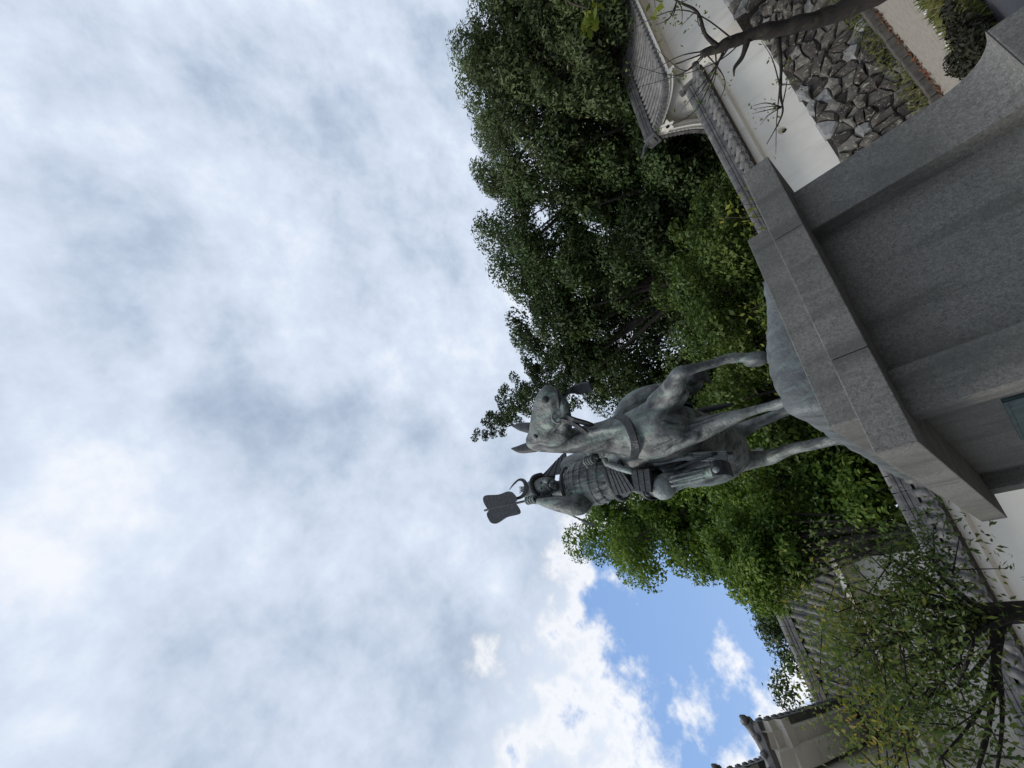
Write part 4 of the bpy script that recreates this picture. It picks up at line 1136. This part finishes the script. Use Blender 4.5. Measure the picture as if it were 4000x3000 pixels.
# head with nose, brow, jaw
limb(rb, [(0.968, 1.310, 6.064, 0.087), (0.988, 1.290, 6.137, 0.122), (1.014, 1.290, 6.270, 0.134), (1.031, 1.330, 6.420, 0.119)], 14)
limb(rb, [(1.036, 1.170, 6.162, 0.024), (1.021, 1.150, 6.067, 0.027), (1.014, 1.160, 6.049, 0.027)], 8)
limb(rb, [(1.081, 1.200, 6.207, 0.020), (1.011, 1.170, 6.195, 0.024), (0.940, 1.180, 6.206, 0.020)], 6)
limb(rb, [(0.998, 1.170, 6.024, 0.020), (0.945, 1.170, 6.027, 0.020)], 6)
limb(rb, [(0.984, 1.210, 6.000, 0.043), (0.951, 1.220, 5.997, 0.040)], 8)
# raised right arm with wide sleeve
limb(rb, [(0.786, 1.420, 5.772, 0.149), (0.676, 1.340, 5.678, 0.139), (0.640, 1.270, 5.723, 0.126), (0.687, 1.230, 5.886, 0.109), (0.758, 1.210, 6.082, 0.089), (0.816, 1.200, 6.244, 0.060), (0.853, 1.200, 6.337, 0.047)], 14)
# left arm to the reins
limb(rb, [(1.227, 1.460, 5.883, 0.137), (1.258, 1.440, 5.600, 0.106), (1.199, 1.320, 5.350, 0.079), (1.097, 1.160, 5.234, 0.058)], 12)
# right leg
limb(rb, [(0.878, 1.460, 5.029, 0.181), (0.696, 1.340, 4.754, 0.164), (0.554, 1.220, 4.528, 0.123), (0.534, 1.190, 4.452, 0.111)], 14)
limb(rb, [(0.536, 1.200, 4.494, 0.106), (0.554, 1.200, 4.362, 0.115), (0.549, 1.220, 4.200, 0.092), (0.538, 1.220, 4.036, 0.075), (0.536, 1.220, 3.942, 0.069)], 14)
limb(rb, [(0.555, 1.260, 3.966, 0.067), (0.517, 1.160, 3.876, 0.060), (0.481, 1.050, 3.803, 0.042)], 10)
# left leg
limb(rb, [(E0 + .16, 1.5, 4.98, .22), (E0 + .42, 1.3, 4.72, .20), (E0 + .50, 1.2, 4.48, .15), (E0 + .48, 1.28, 4.1, .12), (E0 + .46, 1.25, 3.86, .10), (E0 + .46, 1.1, 3.82, .07)], 12)
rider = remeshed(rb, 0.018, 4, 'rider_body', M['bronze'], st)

mb = MB()
for p_ in ((1.019, 1.135, 6.143), (0.947, 1.140, 6.153)): ball(mb, p_, (.022, .012, .012), 8, 6)
mb.build('eye', M['dbronze'], rider, True)
mb = MB()
limb(mb, [(1.020, 1.150, 5.991, 0.010), (0.977, 1.120, 6.000, 0.016), (0.954, 1.115, 6.003, 0.013), (0.929, 1.120, 6.007, 0.016), (0.889, 1.150, 6.002, 0.010)], 6)
limb(mb, [(0.957, 1.160, 5.955, 0.023), (0.945, 1.180, 5.921, 0.013)], 6)
mb.build('beard', M['dbronze'], rider, True)

def hand(name, wrist, palm_c, grip_a, grip_b, parent, r=.022):
    """fist closed round a rod running from grip_a to grip_b"""
    g0, g1 = np.array(grip_a), np.array(grip_b); ax = g1 - g0; L = np.linalg.norm(ax); ax /= L
    w = np.array(wrist); pc = np.array(palm_c); mb = MB()
    out = pc - (g0 + ax * ((pc - g0) @ ax)); out = out / (np.linalg.norm(out) + 1e-9); sd = np.cross(ax, out)
    limb(mb, [(*w, r * 1.7), (*((w + pc) / 2), r * 1.9), (*pc, r * 1.8)], 10, 3)
    for k in range(4):
        f = (k - 1.5) / 4 * .19; base = pc + ax * f; ctr = g0 + ax * ((pc - g0) @ ax + f); rr = .042
        pts = []
        for j in range(7):
            a = j / 6 * (4.2 - .25 * abs(k - 1.2)); pts.append((*(ctr + out * rr * math.cos(a) + sd * rr * math.sin(a)), r * (1 - .05 * j)))
        limb(mb, pts, 8, 2)
    th = [pc - ax * .08 + sd * -.02, g0 + ax * ((pc - g0) @ ax - .09) - sd * .05 - out * .01, g0 + ax * ((pc - g0) @ ax - .05) - sd * .055 - out * .045]
    limb(mb, [(*th[0], r * 1.2), (*th[1], r), (*th[2], r * .8)], 8, 3)
    return remeshed(mb, .008, 2, name, M['bronze'], parent)
FA, FB = (0.824, 1.155, 5.994), (0.944, 1.155, 7.375)
hand('right_hand', (0.835, 1.190, 6.299), (0.846, 1.185, 6.372), FA, FB, rider)
hand('left_hand', (1.093, 1.150, 5.227), (1.044, 1.080, 5.193), (1.022, 1.050, 5.242), (0.982, 0.980, 5.000), rider)

# war fan
fan = MB(); fan.tube([FA, FB], [.016, .016], 8)
fanr = fan.build('fan_rod', M['dbronze'], rider, True)
def lobe(pts, s0):
    pts = catmull([*pts, pts[0]], 4)[:-1]
    f = MB(); nrm = np.array((-.15, -.9, -.4)); nrm /= np.linalg.norm(nrm)
    f.loft([[tuple(p + nrm * .014) for p in pts], [tuple(p - nrm * .014) for p in pts]])
    return f
lobe([(0.950, 1.155, 7.302), (1.085, 1.155, 7.391), (1.157, 1.155, 7.343), (1.094, 1.155, 7.035), (1.084, 1.155, 6.824), (1.026, 1.155, 6.714), (0.904, 1.155, 6.683)], 0).build('fan_blade', M['dbronze'], rider, False)
lobe([(0.884, 1.155, 6.686), (0.783, 1.155, 6.612), (0.725, 1.155, 6.629), (0.738, 1.155, 6.874), (0.711, 1.155, 7.027), (0.704, 1.155, 7.147), (0.764, 1.155, 7.260), (0.915, 1.155, 7.280)], 0).build('fan_blade', M['dbronze'], rider, False)

# helmet: dome, brim, neck guard, crescent crest
hm = MB(); hc = np.array((1.043, 1.400, 6.513))
limb(hm, [(1.034, 1.400, 6.422, 0.177), (1.043, 1.410, 6.535, 0.176), (1.057, 1.420, 6.639, 0.145), (1.062, 1.420, 6.703, 0.080)], 18, 4)
helmet = hm.build('helmet', M['bronze'], rider, True)
mb = MB()
limb(mb, [(0.845, 1.300, 6.226, 0.024), (0.863, 1.220, 6.258, 0.030), (0.919, 1.160, 6.295, 0.034), (1.010, 1.150, 6.333, 0.034), (1.089, 1.170, 6.354, 0.035), (1.157, 1.220, 6.338, 0.042), (1.184, 1.280, 6.275, 0.035)], 8)
mb.build('helmet_brim', M['dbronze'], helmet, True)
mb = MB()
ng = [[(1.226, 1.420, 6.499), (1.215, 1.560, 6.682), (1.085, 1.600, 6.742), (0.928, 1.480, 6.561)], [(1.274, 1.430, 6.275), (1.268, 1.640, 6.552), (1.034, 1.680, 6.649), (0.856, 1.500, 6.428)], [(1.372, 1.440, 6.011), (1.306, 1.700, 6.385), (0.974, 1.740, 6.529), (0.800, 1.520, 6.288)]]
rows_ = [catmull(r_, 4) for r_ in ng]
mb.loft([[tuple(p) for p in r_] for r_ in rows_], cap=False, closed=False)
mb.loft([[tuple(p + np.array((0, .02, .015))) for p in r_] for r_ in rows_], cap=False, closed=False)
mb.build('neck_guard', M['dbronze'], helmet, True)
mb = MB()
cres = [((1.113, 1.180, 6.822), .004), ((1.169, 1.180, 6.717), .018), ((1.197, 1.180, 6.604), .03), ((1.156, 1.180, 6.513), .04), ((1.078, 1.190, 6.486), .046), ((1.011, 1.200, 6.521), .046), ((0.964, 1.200, 6.589), .04), ((0.960, 1.200, 6.686), .03), ((0.994, 1.200, 6.791), .018), ((1.049, 1.200, 6.864), .004)]
q = catmull([(*p, w) for p, w in cres], 4)
cc0 = np.array((1.088, 1.190, 6.682)); nrm = np.array((-.2, -.9, -.35)); nrm /= np.linalg.norm(nrm); rings = []
for p in q:
    d = p[:3] - cc0; d -= nrm * (d @ nrm); d /= np.linalg.norm(d) + 1e-9
    rings.append([tuple(p[:3] + d * p[3] * .6 + nrm * .008), tuple(p[:3] + d * p[3] * .6 - nrm * .008), tuple(p[:3] - d * p[3] * .6 - nrm * .008), tuple(p[:3] - d * p[3] * .6 + nrm * .008)])
mb.loft(rings); mb.build('crescent_crest', M['bronze'], helmet)
mb = MB(); a = np.array((1.074, 1.220, 6.546))
for dx in (-.05, -.02, .01, .04): limb(mb, [(*a, .02), (*(a + np.array((dx * .6, 0, .06))), .012), (*(a + np.array((dx, .0, .12))), .003)], 6, 2)
mb.build('crest_mount', M['bronze'], helmet, True)

# armour: cuirass bands, shoulder guards, skirt plates, knee guard
def hoop(name, c, axis, ra, rb_, w, th, parent, material=None, a0=0, a1=2 * math.pi):
    c = np.array(c); ax = np.array(axis, float); ax /= np.linalg.norm(ax)
    u = np.cross(ax, (0, 1, 0)); u /= np.linalg.norm(u); v = np.cross(ax, u)
    mb = MB(); rings = []
    for k in range(29):
        a = a0 + (a1 - a0) * k / 28; d = u * math.cos(a) * ra + v * math.sin(a) * rb_; n_ = u * math.cos(a) + v * math.sin(a)
        rings.append([tuple(c + d - ax * w), tuple(c + d + n_ * th - ax * w * .6), tuple(c + d + n_ * th + ax * w * .6), tuple(c + d + ax * w)])
    mb.loft(rings, cap=False); return mb.build(name, material or M['bronze'], parent, True)
up_ = np.array((0.965, 1.420, 5.905)) - np.array((0.909, 1.480, 5.018))
cp_ = catmull([(0.905, 1.480, 5.045, 0.201), (0.899, 1.480, 5.133, 0.209), (0.899, 1.475, 5.246, 0.224), (0.897, 1.450, 5.426, 0.262), (0.918, 1.430, 5.592, 0.274), (0.941, 1.420, 5.744, 0.256), (0.956, 1.420, 5.848, 0.199), (0.963, 1.420, 5.910, 0.154)], 10)
mb = MB(); rings = []; ax = up_ / np.linalg.norm(up_); u_ = np.cross(ax, (0, 1, 0)); u_ /= np.linalg.norm(u_); v_ = np.cross(ax, u_)
for i, p in enumerate(cp_):
    ph = (i / (len(cp_) - 1) * 11) % 1.0; ring = []
    for k in range(72):
        a = 2 * math.pi * k / 72
        r_ = p[3] * 1.035 + .011 * (1 - ph) + .005 * math.cos(a * 24)
        ring.append(tuple(p[:3] + u_ * math.cos(a) * r_ + v_ * math.sin(a) * r_ * .80))
    rings.append(ring)
mb.loft(rings); cu = mb.build('cuirass', M['bronze'], rider, False)
hoop('waist_sash', (0.900, 1.480, 5.183), up_, .29, .235, .04, .02, rider)
hoop('collar', (0.961, 1.420, 5.892), up_, .235, .19, .03, .015, rider)
def plate(name, quad, th, parent, material=None, rows=5):
    a, b, c, d = [np.array(p, float) for p in quad]; mb = MB()
    n_ = np.cross(b - a, d - a); n_ /= np.linalg.norm(n_)
    if n_ @ (np.array((-.75, -3.08, 2.0)) - a) < 0: n_ = -n_
    for k in range(rows):
        f0, f1 = k / rows, (k + 1.12) / rows
        p = [a + (d - a) * f0, b + (c - b) * f0, b + (c - b) * f1, a + (d - a) * f1]
        mb.loft([[tuple(p[0] + n_ * .004), tuple(p[1] + n_ * .004), tuple(p[2] + n_ * .012), tuple(p[3] + n_ * .012)], [tuple(q_ - n_ * (th - .02)) for q_ in p]])
    return mb.build(name, material or M['bronze'], parent)
plate('skirt_plate', [(0.884, 1.180, 5.101), (0.595, 1.220, 5.085), (0.550, 1.120, 4.742), (0.810, 1.120, 4.866)], .03, rider)
plate('skirt_plate', [(1.025, 1.150, 5.093), (0.882, 1.160, 5.086), (0.794, 1.080, 4.797), (0.905, 1.060, 4.827)], .03, rider)
plate('skirt_plate', [(0.703, 1.360, 5.198), (0.659, 1.500, 5.377), (0.618, 1.460, 5.089), (0.610, 1.280, 4.886)], .03, rider)
plate('shoulder_guard', [(0.624, 1.420, 6.023), (0.565, 1.360, 5.875), (0.401, 1.340, 5.635), (0.389, 1.400, 5.581)], .03, rider, None, 4)
plate('shoulder_guard', [(1.242, 1.460, 6.455), (1.332, 1.420, 6.155), (1.419, 1.400, 5.888), (1.118, 1.400, 5.906)], .03, rider, M['dbronze'], 4)
plate('thigh_guard', [(0.770, 1.120, 4.751), (0.546, 1.120, 4.757), (0.459, 1.040, 4.508), (0.689, 1.030, 4.475)], .03, rider, None, 3)
hoop('knee_band', (0.592, 1.220, 4.588), np.array((0.524, 1.190, 4.454)) - np.array((0.732, 1.360, 4.810)), .155, .14, .05, .015, rider)
mb = MB(); ball(mb, (0.493, 1.140, 4.424), (.12, .10, .13), 14, 10); mb.build('knee_guard', M['bronze'], rider, True)
mb = MB()
for k in range(4):
    limb(mb, [(0.508, 1.050, 4.279, 0.015), (0.504, 1.080, 4.102, 0.012), (0.503, 1.100, 3.965, 0.010)] if k == 0 else [tuple(np.array(p) + np.array(((k - 2) * .045, .01 * k, 0, 0))) for p in ((0.508, 1.050, 4.279, 0.015), (0.504, 1.080, 4.102, 0.012), (0.503, 1.100, 3.965, 0.010))], 6, 3)
mb.build('shin_guard', M['bronze'], rider, True)
# sword hilt and scabbard
mb = MB(); limb(mb, [(0.919, 1.080, 5.013, 0.029), (0.795, 1.000, 4.805, 0.036), (0.696, 0.960, 4.650, 0.024)], 10); mb.build('sword_hilt', M['bronze'], rider, True)
mb = MB(); limb(mb, [(1.449, 1.750, 4.541, 0.037), (1.449, 1.900, 4.151, 0.036), (1.438, 1.950, 3.988, 0.033), (1.429, 2.000, 3.824, 0.017)], 10); mb.build('scabbard', M['dbronze'], rider, True)
# stirrups
def stirrup(c, parent):
    c = np.array(c); mb = MB()
    prof = [(-.02, .10, -.05), (-.02, -.02, -.06), (-.02, -.08, -.045), (-.02, -.11, -.01), (-.02, -.10, .03)]
    for (a, b) in zip(prof[:-1], prof[1:]):
        p = [c + np.array((-.07, a[1], a[2])), c + np.array((.07, a[1], a[2])), c + np.array((.07, b[1], b[2])), c + np.array((-.07, b[1], b[2]))]
        mb.loft([[tuple(x) for x in p], [tuple(x + np.array((0, -.0, -.028))) for x in p]])
    limb(mb, [(*(c + np.array((.06, -.10, .02))), .016), (*(c + np.array((.09, .0, .3))), .014), (*(c + np.array((.12, .1, .6))), .014)], 6)
    return mb.build('stirrup', M['dbronze'], parent)
stirrup(np.array((0.498, 1.140, 3.825)), saddle)
stirrup((E0 + .46, 1.18, 3.78), saddle)
